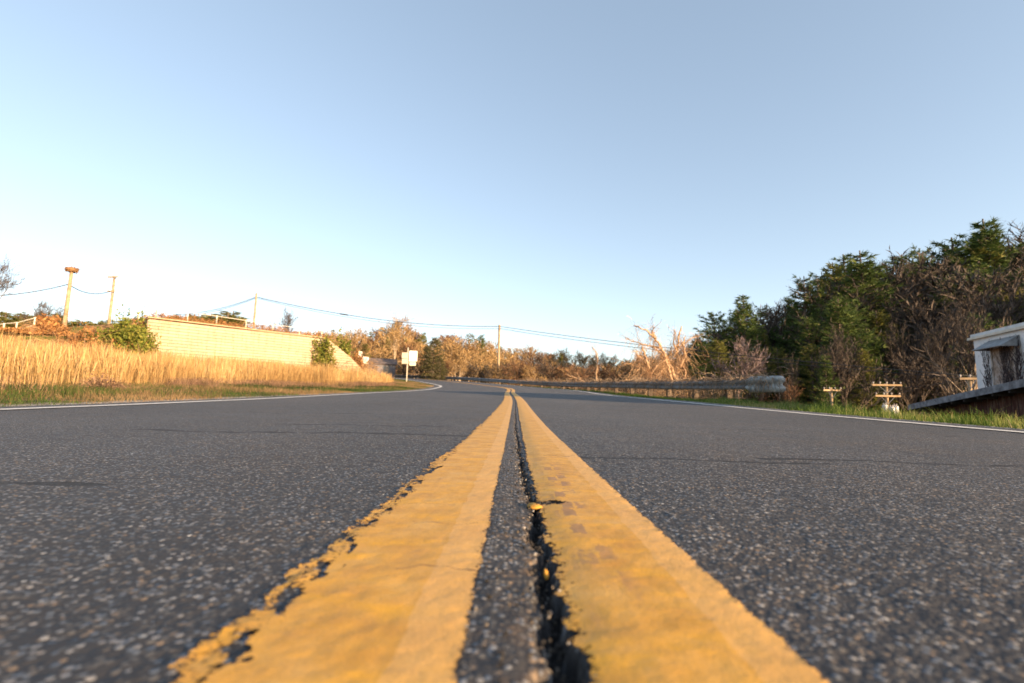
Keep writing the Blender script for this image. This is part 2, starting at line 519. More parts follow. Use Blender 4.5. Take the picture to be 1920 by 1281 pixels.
    t.l(tr.outputs[0], mx.inputs[1]); t.l(t.b.outputs[0], mx.inputs[2]); t.l(mx.outputs[0], t.out.inputs[0])
    return t.m
M_YEL = paint_mat()
def paint_strip(name, lo, hi, rag_lo, rag_hi, use_crack):
    cs = np.where((cols > lo - .05) & (cols < hi + .05))[0]
    r0 = np.searchsorted(rows, -9.9)
    sl = (slice(0, NR), slice(cs[0], cs[-1] + 1))
    s2, d2 = S[sl], D[sl]
    wide = ss((s2 - 6) / 20) * .0
    nz = fbm(d2 * 75, s2 * 45, 61, 5); nf = fbm(d2 * 260, s2 * 220, 63, 3)
    e1 = (d2 - lo) + nz * rag_lo + nf * rag_lo * .45 + fbm(d2 * 5, s2 * 5, 66, 2) * rag_lo * .5
    e2 = (hi - d2) + nz * rag_hi + nf * rag_hi * .6
    cov = np.minimum(e1, e2)
    wear = np.exp(-np.clip(np.minimum(e1, e2), 0, 1) / .007) * .35
    if rag_lo > .02:     # thin slits where the paint bridged the stones along the outer flank
        slit = .000 - np.abs(d2 - (lo + .016 + fbm(d2 * 6, s2 * 9, 74, 3) * .045)) * .8 + fbm(d2 * 110, s2 * 50, 71, 4) * .034 + .010 * fbm(d2 * 9, s2 * 7, 79, 2) - .008 * ss((s2 - .9) / .8)
        cov = np.minimum(cov, np.where(d2 < lo + .06, -slit, 1))
        wear = np.maximum(wear, .9 * np.exp(-((d2 - lo - .006) / .016) ** 2))
    if use_crack:
        cfs = cf[sl]
        cov = np.minimum(cov, -cfs - .0008 + fbm(d2 * 120, s2 * 120, 91, 3) * .006)
        wear = np.maximum(wear, np.exp(-np.clip(-cfs, 0, 1) / .013) * (.55 + .9 * vnoise(s2 * 14, d2 * 10, 97)))
    keepv = cov > -.006
    id2 = np.arange(s2.size).reshape(s2.shape)
    q = np.stack([id2[:-1, :-1], id2[:-1, 1:], id2[1:, 1:], id2[1:, :-1]], -1)
    kq = keepv[:-1, :-1] | keepv[:-1, 1:] | keepv[1:, 1:] | keepv[1:, :-1]
    q = q[kq]
    used = np.unique(q); remap = -np.ones(s2.size, dtype=np.int64); remap[used] = np.arange(len(used))
    X2, Y2 = sd_to_xy(s2, d2)
    c3 = np.stack([X2, Y2, PAINT_Z[sl]], -1).reshape(-1, 3)[used]
    uv2 = np.stack([d2, s2], -1).reshape(-1, 2)[used]
    lane = ((d2 - lo) / (hi - lo)).reshape(-1)[used]
    o = link_mesh(name, np_mesh(name, c3, [remap[q]], {'cover': cov.reshape(-1)[used], 'lane': lane, 'wear': np.clip(wear, 0, 1).reshape(-1)[used]}, uv2, True), M_YEL)
    tag(o, kind='structure')
    return o
paint_strip('yellow_line', -.180, -.028, .030, .007, False)
paint_strip('yellow_line', .036, .174, .016, .006, True)
# white edge lines
t = NT('white_road_paint')
uv = t.uv()
n = t.noise(uv, 18, 5, .7)
c = t.ramp(n, [(0.35, (.42, .40, .37)), (0.6, (.68, .66, .62))])
t.base(c, .6)
tr = t.n('ShaderNodeBsdfTransparent'); mx = t.n('ShaderNodeMixShader')
t.l(t.math('LESS_THAN', n, .72), mx.inputs[0])
t.l(tr.outputs[0], mx.inputs[1]); t.l(t.b.outputs[0], mx.inputs[2]); t.l(mx.outputs[0], t.out.inputs[0])
M_WHT = t.m
def edge_line(d0, d1):
    s3 = np.concatenate([np.arange(-10, 0, .5), np.arange(0, 80, .2)])
    dd = np.linspace(d0, d1, 7)
    s2, d2 = np.meshgrid(s3, dd, indexing='ij')
    wob = (vnoise(s2 * 3, d2 * 0, 31) - .5) * .015
    X2, Y2 = sd_to_xy(s2, d2 + wob)
    z2 = zr(s2) - .026 + .006
    id2 = np.arange(s2.size).reshape(s2.shape)
    q = np.stack([id2[:-1, :-1], id2[:-1, 1:], id2[1:, 1:], id2[1:, :-1]], -1).reshape(-1, 4)
    o = link_mesh('edge_line', np_mesh('edge_line', np.stack([X2, Y2, z2], -1).reshape(-1, 3), [q], None, np.stack([d2, s2], -1).reshape(-1, 2)), M_WHT)
    tag(o, kind='structure')
edge_line(-3.66, -3.52)
edge_line(3.52, 3.66)

# ------------------------------------------------------------------ ground
def axis(spec):
    out = []
    for a, b, st in spec: out += list(np.arange(a, b, st))
    return np.array(out + [spec[-1][1]])
gx = axis([(-900, -300, 50), (-300, -100, 10), (-100, -45, 2.5), (-45, 25, 0.45), (25, 60, 1.2), (60, 130, 3), (130, 320, 10), (320, 900, 50)])
gy = axis([(-500, -100, 40), (-100, -10, 6), (-10, 62, 0.45), (62, 130, 2.5), (130, 300, 8), (300, 1200, 50)])
GX, GY = np.meshgrid(gx, gy, indexing='xy')
GZ = terrain(GX, GY)
gs, gd = xy_to_sd(GX, GY)
gi = np.arange(GX.size).reshape(GX.shape)
gq = np.stack([gi[:-1, :-1], gi[:-1, 1:], gi[1:, 1:], gi[1:, :-1]], -1).reshape(-1, 4)
t = NT('ground_soil')
g = t.geo()
n = t.noise(g, 1.1, 6, .65); n2 = t.noise(g, 9, 5, .7)
dry = t.ramp(n2, [(0.3, (.09, .055, .03)), (0.5, (.18, .11, .055)), (0.7, (.28, .19, .10))])
grn = t.ramp(n2, [(0.3, (.035, .06, .015)), (0.7, (.10, .13, .035))])
litter = t.ramp(n2, [(0.3, (.05, .035, .022)), (0.7, (.12, .08, .05))])
c = t.mix(t.math('MULTIPLY', t.math('SUBTRACT', n, .46), 9, clamp=True), dry, grn)
lat = t.attr('lat')
c = t.mix(t.math('MULTIPLY', t.math('SUBTRACT', lat, 7), .3, clamp=True), c, litter)
grav = t.ramp(t.vor(g, 60, 'Color'), [(0.2, (.12, .105, .09)), (0.6, (.26, .235, .20)), (0.9, (.42, .40, .36))])
al = t.math('ADD', t.math('ABSOLUTE', lat), t.math('MULTIPLY', t.math('SUBTRACT', t.noise(g, 4, 4), .5), .5))
c = t.mix(t.math('MULTIPLY', t.math('SUBTRACT', 4.25, al), 8, clamp=True), c, grav)
t.base(c, .95, 0, .1)
t.bump(n2, .6, .03)
ground = link_mesh('ground', np_mesh('ground', np.stack([GX, GY, GZ], -1).reshape(-1, 3), [gq], {'lat': gd.reshape(-1)}, None, True), t.m)
tag(ground, kind='structure')

# ------------------------------------------------------------------ grass
rng = np.random.default_rng(7)
def blades(P, H, W, lean=0.35, bend=0.5, rnd=None, head=False):
    N = len(P)
    az = rng.uniform(0, 2 * PI, N)
    dx, dy = np.cos(az), np.sin(az)
    la = rng.uniform(0, 2 * PI, N); lm = rng.uniform(0, lean, N) * H
    lx, ly = np.cos(la) * lm, np.sin(la) * lm
    hw = (W / 2)
    def pt(fr, wf, lf):
        cx = P[:, 0] + lx * lf; cy = P[:, 1] + ly * lf; cz = P[:, 2] + H * fr
        return (np.stack([cx - dx * hw * wf, cy - dy * hw * wf, cz], -1), np.stack([cx + dx * hw * wf, cy + dy * hw * wf, cz], -1))
    a0, a1 = pt(-.03, 1, 0); b0, b1 = pt(.5, .8 if not head else .55, bend * .5)
    if head:
        h0, h1 = pt(.8, 1.5, .75)
        tip = pt(1.0, 0, 1.0)[0]
        V = np.stack([a0, a1, b0, b1, h0, h1, tip], 1).reshape(-1, 3); k = 7
        base = np.arange(N)[:, None] * k
        q = np.concatenate([base + [0, 1, 3, 2], base + [2, 3, 5, 4]]); tr = base + [4, 5, 6]
    else:
        tip = pt(1.0 - bend * lean * .5, 0, 1.0)[0]
        V = np.stack([a0, a1, b0, b1, tip], 1).reshape(-1, 3); k = 5
        base = np.arange(N)[:, None] * k
        q = base + [0, 1, 3, 2]; tr = base + [2, 3, 4]
    if rnd is None: rnd = rng.uniform(0, 1, N)
    return V, [q, tr], np.repeat(rnd, k)
def grass_obj(name, label, P, H, W, mat, **kw):
    P = np.column_stack([P, terrain(P[:, 0], P[:, 1])])
    V, f, r = blades(P, H, W, **kw)
    o = link_mesh(name, np_mesh(name, V, f, {'rnd': r}), mat)
    tag(o, label, 'grass', None, 'stuff')
    return o
def scatter(n, s0, s1, d0, d1, power=1.0, sp=1.0):
    s = s0 + (s1 - s0) * rng.uniform(0, 1, n) ** sp
    d = d0 + (d1 - d0) * rng.uniform(0, 1, n) ** power
    X, Y = sd_to_xy(s, d)
    return X, Y, s, d
def wall_n(X, Y): return -(X - WX) * WDY + (Y - WY) * WDX

M_GOLD = mat_rnd('golden_dry_grass', [(0, (.19, .11, .045)), (.3, (.37, .225, .085)), (.7, (.52, .345, .145)), (1, (.62, .47, .25))], .8, .3)
M_STRAW = mat_rnd('mixed_verge_grass', [(0, (.022, .045, .010)), (.4, (.075, .12, .025)), (.5, (.11, .10, .035)), (.65, (.16, .105, .05)), (1, (.26, .175, .09))], .8, .3)
M_GREEN = mat_rnd('green_verge_grass', [(0, (.04, .08, .012)), (.45, (.10, .16, .028)), (.7, (.20, .22, .06)), (.85, (.26, .24, .09)), (1, (.38, .30, .16))], .75, .35)
M_WEED = mat_rnd('dead_weed', [(0, (.10, .06, .045)), (.5, (.20, .12, .08)), (1, (.34, .22, .13))], .9, .1)

# tall golden field, left
X, Y, s, d = scatter(300000, -6, 44, -30, -6.4, .6)
keep = (wall_n(X, Y) < -0.3) & (X < -4) & (Y > -6)
keep &= (d < -7.4 + 1.6 * fbm(X * .5, Y * .5, 5) * 2) | ((s > 24) & (d < -4.0))
keep &= ~((Y > 32) & (X > -11.0 + 2.5 * fbm(X * 1.1, Y * 1.1, 8)))
dens = vnoise(X * 1.3, Y * 1.3, 15)
keep &= rng.uniform(0, 1, len(X)) < .35 + dens
X, Y, s, d = X[keep], Y[keep], s[keep], d[keep]
hh = (.50 + .55 * rng.uniform(0, 1, len(X))) * (0.55 + .55 * vnoise(X * .6, Y * .6, 25) + .45 * vnoise(X * 2.2, Y * 2.2, 26)) * (1 + .25 * ss((-d - 7) / 6)) * (1 - .35 * ss((s - 24) / 10)) * np.where(Y > 30, .45 + .55 * ss((-X - 9.5) / 4), 1)
grass_obj('tall_golden_grass', 'tall golden dry grass filling the bank left of the road', np.stack([X, Y], -1), hh * .74, rng.uniform(.003, .0085, len(X)), M_GOLD,
          lean=.28, bend=.7, head=True, rnd=np.clip(rng.uniform(0, 1, len(X)) * .7 + vnoise(X * .8, Y * .8, 35) * .45 - .05, 0, 1))
hs2 = rng.uniform(0, 1, len(X)) < .012
grass_obj('tall_weed_stalks', 'scattered taller brown stalks standing out of the golden grass', np.stack([X[hs2], Y[hs2]], -1), rng.uniform(.75, 1.15, hs2.sum()), rng.uniform(.003, .005, hs2.sum()), M_WEED, lean=.18, bend=.5, head=True)
# short verge, left
X, Y, s, d = scatter(170000, -3, 45, -8.2, -3.85, 1.0, 1.25)
g = fbm(X * .7, Y * .7, 45) + fbm(X * 3, Y * 3, 46) * .5
r = np.clip(.48 - g * 3.0 + rng.normal(0, .16, len(X)) - .10 * (d < -5) + .25 * (s > 24), 0, 1)
hh = rng.uniform(.05, .17, len(X)) * (.45 + vnoise(X * 2, Y * 2, 47) * 1.2) * (.3 + .7 * ss((-d - 3.8) / 1.2)) * (1 - .4 * ss((s - 22) / 6))
grass_obj('short_verge_grass', 'short green and straw grass strip along the left road edge', np.stack([X, Y], -1), hh, rng.uniform(.0022, .0055, len(X)), M_STRAW, lean=1.1, bend=.8, rnd=r)
# dead purple-brown weeds between
X, Y, s, d = scatter(60000, -3, 26, -7.9, -5.8, 1.0)
k = vnoise(X * .9, Y * .9, 55) + .5 * vnoise(X * 3, Y * 3, 56) > .72
X, Y = X[k], Y[k]
grass_obj('dead_weeds', 'brown tangled dead weeds at the foot of the golden grass', np.stack([X, Y], -1), rng.uniform(.12, .46, len(X)), rng.uniform(.002, .005, len(X)), M_WEED, lean=1.0, bend=1.0)
# right verge
X, Y, s, d = scatter(110000, 1.5, 40, 3.95, 7.0, .8, 1.5)
clump = vnoise(X * 3.2, Y * 3.2, 65) * .7 + vnoise(X * 9, Y * 9, 66) * .5
k = rng.uniform(0, 1, len(X)) < .25 + clump
k &= ~((d < 4.3) & (rng.uniform(0, 1, len(X)) < .75))
X, Y, s, d, clump = X[k], Y[k], s[k], d[k], clump[k]
hh = rng.uniform(.06, .20, len(X)) * (.32 + clump ** 2 * 1.8) * (.45 + .55 * ss((d - 3.9) / 1.0)) * (1 - .45 * ss((s - 9) / 5))
r = np.clip(.48 + fbm(X * .8, Y * .8, 67) * 1.6 + rng.normal(0, .18, len(X)) - .2 * ss((s - 9) / 4), 0, 1)
grass_obj('green_verge_grass', 'green tufted grass verge along the right road edge', np.stack([X, Y], -1), hh, rng.uniform(.0035, .0075, len(X)), M_GREEN, lean=.7, bend=.8, rnd=r)

# ------------------------------------------------------------------ trees
M_BARK = mat_noise('grey_brown_bark', (.07, .052, .04), (.17, .13, .10), 4, .9, bump=.5, bscale=14, bdist=.03)
M_BARKL = mat_noise('pale_bark', (.34, .25, .16), (.48, .38, .27), 4, .9, bump=.4, bscale=14, bdist=.03)
M_TWIG = mat_rnd('bare_twigs', [(0, (.15, .095, .045)), (.5, (.30, .19, .085)), (1, (.44, .30, .14))], .9, 0)
M_TWIGG = mat_rnd('grey_twigs', [(0, (.030, .024, .021)), (.5, (.065, .052, .044)), (1, (.13, .105, .09))], .9, 0)
M_TWIGR = mat_rnd('reddish_twigs', [(0, (.08, .04, .022)), (.5, (.15, .08, .045)), (1, (.26, .15, .085))], .9, 0)
M_BLOOM = mat_rnd('pinkish_buds', [(0, (.10, .07, .07)), (.5, (.19, .14, .14)), (1, (.34, .27, .26))], .9, .1)
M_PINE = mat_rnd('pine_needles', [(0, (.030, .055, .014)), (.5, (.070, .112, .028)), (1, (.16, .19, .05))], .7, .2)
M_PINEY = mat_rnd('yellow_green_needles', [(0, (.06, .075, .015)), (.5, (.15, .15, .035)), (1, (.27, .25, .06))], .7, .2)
M_CEDAR = mat_rnd('cedar_foliage', [(0, (.035, .04, .018)), (.5, (.075, .075, .03)), (1, (.16, .13, .05))], .8, .1)

def rv(rd, s=1): return Vector((rd.gauss(0, s), rd.gauss(0, s), rd.gauss(0, s)))
def bare_tree(seed, H=10, spread=.5, lv=(7, 6, 6, 5), first=.3, twigw=.022, multi=1, lean=0, droop=0.0):
    rd = random.Random(seed)
    T = MB(); C = MB()
    def br(p, d, L, r, level):
        n = 4 if level < 2 else 3
        pts = [p]; rads = [r]
        dd = d.copy()
        for i in range(n):
            dd = (dd + rv(rd, .10 + .04 * level) + Vector((0, 0, (.10 if level > 0 else 0) - droop * level * .1))).normalized()
            p = p + dd * (L / n)
            pts.append(p); rads.append(max(r * (1 - .72 * (i + 1) / n), .004))
        if level <= 2:
            T.tube(pts, rads, 6 if level == 0 else (4 if level == 1 else 3), rd.random(), cap=False)
        else:
            w = twigw * (1.2 if level == 3 else .8)
            rr = rd.random()
            a = pts[0]; b = pts[-1]
            side = (b - a).cross(rv(rd)).normalized() * w
            m = pts[1] + side * .3
            C.add([a - side, a + side, pts[2], pts[1] - side * .5, b], [(0, 1, 2, 3), (3, 2, 4)], rr)
        if level < 4:
            k = lv[level] if level < len(lv) else 4
            for j in range(k):
                f = (first if level == 0 else .25) + (1 - (first if level == 0 else .25)) * (j + rd.random()) / k
                f = min(f, .98)
                i = min(int(f * n), n - 1); q = f * n - i
                bp = pts[i].lerp(pts[i + 1], q)
                ax = (pts[i + 1] - pts[i]).normalized()
                o = ax.orthogonal().normalized()
                o = Matrix.Rotation(rd.uniform(0, 2 * PI), 3, ax) @ o
                ang = spread * rd.uniform(.7, 1.3) * (1.0 if level > 0 else (1.25 - .5 * f))
                nd = (ax * math.cos(ang) + o * math.sin(ang)).normalized()
                ll = (H * .42 * (1.15 - .6 * f) if level == 0 else L * rd.uniform(.42, .68))
                br(bp, nd, ll, rads[i] * (.55 if level == 0 else .5), level + 1)
    for m in range(multi):
        a = rd.uniform(0, 6.28)
        b = Vector((math.cos(a), math.sin(a), 0)) * (.25 if multi > 1 else 0)
        br(b + Vector((0, 0, -.3)), (Vector((b.x * .8 + lean, b.y * .8, 1))).normalized(), H * .8, H * .018 * (.75 if multi > 1 else 1), 0)
    return T.mesh('trunk'), C.mesh('crown')

def pine(seed, H=15, base=.15, rmax=3.4, gap=.55, dens=1.0, droop=.0, tuft=.42, conic=.8, nper=11):
    rd = random.Random(seed)
    T = MB(); C = MB()
    bend = Vector((rd.uniform(-.3, .3), rd.uniform(-.3, .3), 0))
    def axis(z): return Vector((bend.x * math.sin(z / H * 3), bend.y * math.sin(z / H * 2.5), z))
    T.tube([axis(H * f / 8) - Vector((0, 0, .4 if f == 0 else 0)) for f in range(9)], [H * .016 * (1 - f / 8.6) + .02 for f in range(9)], 6, .5, cap=False)
    z = base * H
    while z < H * .985:
        f = (z / H - base) / (1 - base)
        env = rmax * ((1 - f) ** conic) * (min(1, .45 + f * 2.6)) + .25
        nb = rd.choice((3, 4, 5, 5)) if f < .9 else 3
        a0 = rd.uniform(0, 6.28)
        for b in range(nb):
            if rd.random() < .10: continue
            a = a0 + b * 2 * PI / nb + rd.uniform(-.35, .35)
            L = env * rd.uniform(.55, 1.15)
            out = Vector((math.cos(a), math.sin(a), 0)); side = Vector((-out.y, out.x, 0))
            p0 = axis(z); up = (.12 + .45 * f - droop) * L
            tipc = p0 + out * L + Vector((0, 0, up))
            midc = p0 + out * L * .5 + Vector((0, 0, up * .3))
            T.tube([p0, midc, tipc], [.05 * H / 15 + .01, .03, .012], 3, rd.random(), cap=False)
            ncl = max(2, int(L / .42 * dens) + 1)
            for cidx in range(ncl):
                u = .28 + .74 * (cidx + rd.random() * .7) / ncl
                bw = L * .30 * (1 - abs(u - .6))
                nn = 2 if u < .9 else 1
                for sgn in range(nn):
                    sx = rd.uniform(-1, 1) * bw
                    cpos = (p0.lerp(midc, u * 2) if u < .5 else midc.lerp(tipc, (u - .5) * 2)) + side * sx + Vector((0, 0, rd.uniform(-.06, .10)))
                    sh = rd.random()
                    for k in range(nper):
                        dirv = (out * rd.uniform(-.1, 1.0) + side * rd.uniform(-.9, .9) + Vector((0, 0, rd.uniform(-.18, .55) - droop))).normalized()
                        ln = tuft * rd.uniform(.6, 1.25)
                        w = dirv.cross(rv(rd)).normalized() * rd.uniform(.022, .05) * (tuft / .42)
                        st = cpos + rv(rd, .05)
                        C.tri(st - w, st + w, st + dirv * ln, min(1, max(0, sh * .6 + rd.random() * .4)))
        z += gap * rd.uniform(.7, 1.3) * (1 - .35 * f)
    return T.mesh('trunk'), C.mesh('crown')

def put_tree(name, label, cat, proto, mats, X, Y, H, H0, rz=0, group=None, zoff=0, wid=1.0, tilt=None):
    z = tz(X, Y) + zoff
    r = thing(name, label, cat, (X, Y, z), rz, group)
    sc = H / H0
    r.scale = (sc * wid, sc * wid, sc)
    if tilt: r.rotation_euler = (tilt[0], tilt[1], rz)
    for me, m, nm in ((proto[0], mats[0], 'trunk'), (proto[1], mats[1], 'crown')):
        o = bpy.data.objects.new(nm, me)
        if not me.materials: me.materials.append(None)
        o.material_slots[0].link = 'OBJECT'
        o.material_slots[0].material = m
        COL.objects.link(o)
        o.parent = r
    return r

BT = [bare_tree(11, 10, .55), bare_tree(12, 10, .45, (8, 6, 6, 5), .25), bare_tree(13, 10, .65, (7, 7, 6, 4), .35), bare_tree(14, 10, .38, (9, 6, 6, 4), .2)]
BF = [bare_tree(51, 10, .55, (7, 6, 6, 5), .22, .05), bare_tree(52, 10, .45, (8, 6, 6, 5), .18, .05), bare_tree(53, 10, .6, (8, 7, 6, 4), .25, .05)]
BS = [bare_tree(21, 5, .5, (6, 5, 5, 4), .1, .016, 3), bare_tree(22, 5, .6, (6, 5, 5, 4), .1, .016, 4)]
PN = [pine(31, 15, conic=.6), pine(32, 15, .25, 3.0, .7, conic=.5), pine(33, 15, .1, 3.9, .5, 1.0, .05), pine(34, 15, .35, 3.3, .85, 1.1, conic=.4), pine(35, 15, .12, 3.0, .65, 1.0, conic=1.0)]
CD = [pine(41, 8, .03, 2.4, .30, 1.3, .12, .30, .65, 9)]

def tree_top(px, py, Y, proto, kind, mats, name, label, cat, group=None, wid=1.0, rz=None, H0=None, tilt=None):
    P = at(px, py, Y)
    g = tz(P.x, P.y)
    H = P.z - g
    return put_tree(name, label, cat, proto, mats, P.x, P.y, H, H0, rz if rz is not None else random.uniform(0, 6.28), group, 0, wid, tilt)

random.seed(5)
GOLDW = (M_BARKL, M_TWIG); GREYW = (M_BARK, M_TWIGG); REDW = (M_BARK, M_TWIGR)
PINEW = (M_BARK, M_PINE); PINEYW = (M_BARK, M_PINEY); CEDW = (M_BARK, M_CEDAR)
def prof(pts):
    xs = [p[0] for p in pts]; ys = [p[1] for p in pts]
    return lambda x: float(np.interp(x, xs, ys))

# --- wood beyond the bend (centre)
cp = prof([(560, 640), (600, 628), (640, 622), (700, 616), (745, 612), (790, 624), (830, 640), (865, 628), (905, 638), (940, 652), (970, 654), (1020, 656), (1060, 662), (1110, 668), (1160, 674), (1200, 668), (1260, 662), (1320, 652)])
n_c = 0
for row, (Yr, drop_, cnt) in enumerate([(120, -3, 44), (105, 5, 38), (88, 15, 32), (74, 30, 28)]):
    for i in range(cnt):
        x = 560 + (1330 - 560) * (i + random.random()) / cnt
        y = cp(x) + drop_ + random.uniform(-3, 8)
        Y = Yr * random.uniform(.94, 1.06)
        rr = random.random()
        if x < 840 and rr < .33 or rr < .12:
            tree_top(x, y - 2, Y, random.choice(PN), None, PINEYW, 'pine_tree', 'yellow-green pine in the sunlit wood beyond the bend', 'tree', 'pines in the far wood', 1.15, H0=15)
        else:
            m = GOLDW if random.random() < .88 else REDW
            tree_top(x, y, Y, random.choice(BF), None, m, 'bare_tree', 'bare tree in the sunlit orange-brown wood beyond the bend', 'tree', 'bare trees in the far wood', 1.5, H0=10)
# low brush in front of that wood, behind the guardrail
for i in range(34):
    x = 690 + (1300 - 690) * (i + random.random()) / 34
    y = np.interp(x, [690, 800, 900, 1300], [672, 676, 680, 692]) + random.uniform(-7, 10)
    Y = random.uniform(54, 64)
    tree_top(x, y, Y, random.choice(BS), None, random.choice([GOLDW, REDW, GREYW]), 'bare_shrub', 'leafless brush growing close behind the guardrail', 'shrub', 'leafless brush behind the guardrail', 1.4, H0=5)
# singles
tree_top(742, 596, 66, BT[2], None, GOLDW, 'bare_tree', 'tallest spreading bare tree, its pale limbs above the road signs', 'tree', None, 1.15, 1.0, 10)
tree_top(815, 634, 54, CD[0], None, CEDW, 'cedar_tree', 'broad dark olive cedar just right of the road signs', 'tree', None, 1.25, .3, 8)
tree_top(800, 650, 56, CD[0], None, CEDW, 'cedar_tree', 'smaller dark cedar hidden behind the double road sign', 'tree', None, 1.2, 2.3, 8)
tree_top(904, 628, 96, PN[0], None, PINEW, 'pine_tree', 'lone dark green pine tip above the wood left of the wooden pole', 'tree', None, .9, .3, 15)
tree_top(826, 672, 50, CD[0], None, CEDW, 'cedar_tree', 'low dark cedar bush behind the guardrail right of the signs', 'tree', None, 1.5, 4.0, 8)
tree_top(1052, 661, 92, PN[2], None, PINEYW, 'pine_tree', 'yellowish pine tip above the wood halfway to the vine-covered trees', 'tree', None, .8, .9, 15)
tree_top(912, 686, 56, CD[0], None, CEDW, 'cedar_tree', 'dark evergreen bush behind the guardrail left of the wooden pole', 'tree', None, 1.6, 5.0, 8)

# --- right-hand wood: pines and bare trees climbing the hill
rp = prof([(1285, 655), (1310, 622), (1340, 594), (1365, 600), (1395, 556), (1420, 580), (1445, 590), (1480, 560), (1512, 520), (1545, 520), (1575, 486), (1612, 476), (1650, 496), (1700, 486), (1740, 470), (1790, 458), (1845, 418), (1880, 436), (1930, 430), (1990, 420), (2060, 410)])
for row, (Yr, drop_, cnt) in enumerate([(82, 4, 30), (72, 30, 28), (63, 65, 26), (56, 105, 24), (49, 150, 20), (44, 195, 12)]):
    for i in range(cnt):
        x = 1300 + (2050 - 1300) * (i + random.random()) / cnt
        y = min(rp(x) + drop_ * (.45 + .55 * (x - 1300) / 600) + random.uniform(-4, 14), 722)
        Y = Yr * random.uniform(.95, 1.05)
        
        pinep = np.interp(x, [1300, 1600, 1680, 1800, 1900], [.85, .82, .66, .58, .6])
        if row == 0: pinep = .75
        if row >= 4: pinep *= .8; y += 18
        if random.random() < pinep:
            if row == 0: y += random.choice((-16, -6, 6, 16))
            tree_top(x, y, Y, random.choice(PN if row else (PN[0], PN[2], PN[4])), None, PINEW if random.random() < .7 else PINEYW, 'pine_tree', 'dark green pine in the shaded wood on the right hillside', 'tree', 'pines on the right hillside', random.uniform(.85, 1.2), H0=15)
        else:
            tree_top(x, y + (18 if row == 0 else 8), Y, random.choice(BT), None, GREYW if random.random() < .97 else REDW, 'bare_tree', 'bare grey-brown tree in the shaded wood on the right hillside', 'tree', 'bare trees on the right hillside', 1.3, H0=10)
for i in range(9):
    x = 1430 + 50 * i + random.uniform(-18, 18)
    tree_top(x, np.interp(x, [1400, 1900], [665, 580]) + random.uniform(-15, 30), random.uniform(41, 52), random.choice((BT[1], BT[3])), None, (M_BARK, M_TWIGG), 'bare_tree',
             'slender pale-stemmed bare tree at the front of the right-hand wood', 'tree', 'slender bare trees at the wood edge', .5, H0=10)
for (x, y, Y, k, w, lab) in [(1610, 470, 60, 2, 1.35, 'tallest pine at the middle of the right hillside, gold on its top'),
                             (1842, 411, 70, 2, 1.2, 'highest pine on the ridge above the white building, top touched with gold'),
                             (1510, 517, 62, 0, 1.0, 'narrow dark pine standing out left of the tallest one on the right hillside'),
                             (1393, 552, 60, 2, 1.15, 'pointed pine with open top near the left end of the right-hand wood'),
                             (1338, 588, 62, 3, 1.2, 'feathery dark pine at the left end of the right-hand wood'),
                             (1572, 560, 50, 2, 1.5, 'broad dark green pine filling the wood above the single-arm pole'),
                             (1780, 446, 72, 1, 1.2, 'pine with yellow-lit top left of the highest ridge pine'),
                             (1690, 478, 72, 0, 1.2, 'pine tip between the tallest pine and the ridge pines')]:
    tree_top(x, y, Y, PN[k], None, PINEW, 'pine_tree', lab, 'tree', None, w, None, 15)
tree_top(1320, 648, 50, CD[0], None, PINEW, 'cedar_tree', 'bushy dark evergreen just right of the vine-covered trees', 'tree', None, 1.3, .5, 8)
tree_top(1345, 640, 48, CD[0], None, (M_BARK, M_PINEY), 'cedar_tree', 'olive evergreen left of the pinkish budding tree', 'tree', None, 1.1, 1.5, 8)
tree_top(1376, 646, 46, BT[3], None, (M_BARK, M_BLOOM), 'budding_tree', 'small pinkish grey budding tree against dark evergreens behind the guardrail', 'tree', None, 1.0, .5, 10)
tree_top(1778, 610, 34, BT[1], None, (M_BARKL, M_TWIGG), 'bare_tree', 'slender pale-stemmed bare tree left of the white building', 'tree', None, .9, .5, 10)
tree_top(1820, 500, 54, BT[2], None, GREYW, 'bare_tree', 'wide bare grey tree spreading high above the white building', 'tree', None, 1.5, 1.5, 10)
# --- left background
lp = prof([(-60, 580), (0, 582), (50, 590), (90, 586), (140, 596), (200, 604), (280, 596), (340, 586), (400, 588), (440, 584), (470, 594), (520, 606), (560, 612)])
for i in range(40):
    x = -60 + 520 * (i + random.random()) / 40
    tree_top(x, lp(x) + random.uniform(-3, 8), random.uniform(75, 95), random.choice(PN), None, PINEYW, 'pine_tree', 'olive pine on the far rise behind the left retaining wall', 'tree', 'pines behind the left wall', 2.2, H0=15)
tree_top(0, 488, 26, BT[0], None, (M_BARK, M_TWIGG), 'bare_tree', 'thin bare tree cut off by the left edge of the photo', 'tree', None, .8, 2.1, 10)
tree_top(542, 592, 48, BT[1], None, GREYW, 'bare_tree', 'small thin bare tree behind the right part of the wall fence', 'tree', None, 1.0, .5, 10)
tree_top(85, 566, 34, BS[1], None, GREYW, 'bare_shrub', 'wispy twigs rising behind the dark rusty bush on the left bank', 'shrub', None, 1.0, .5, 5)

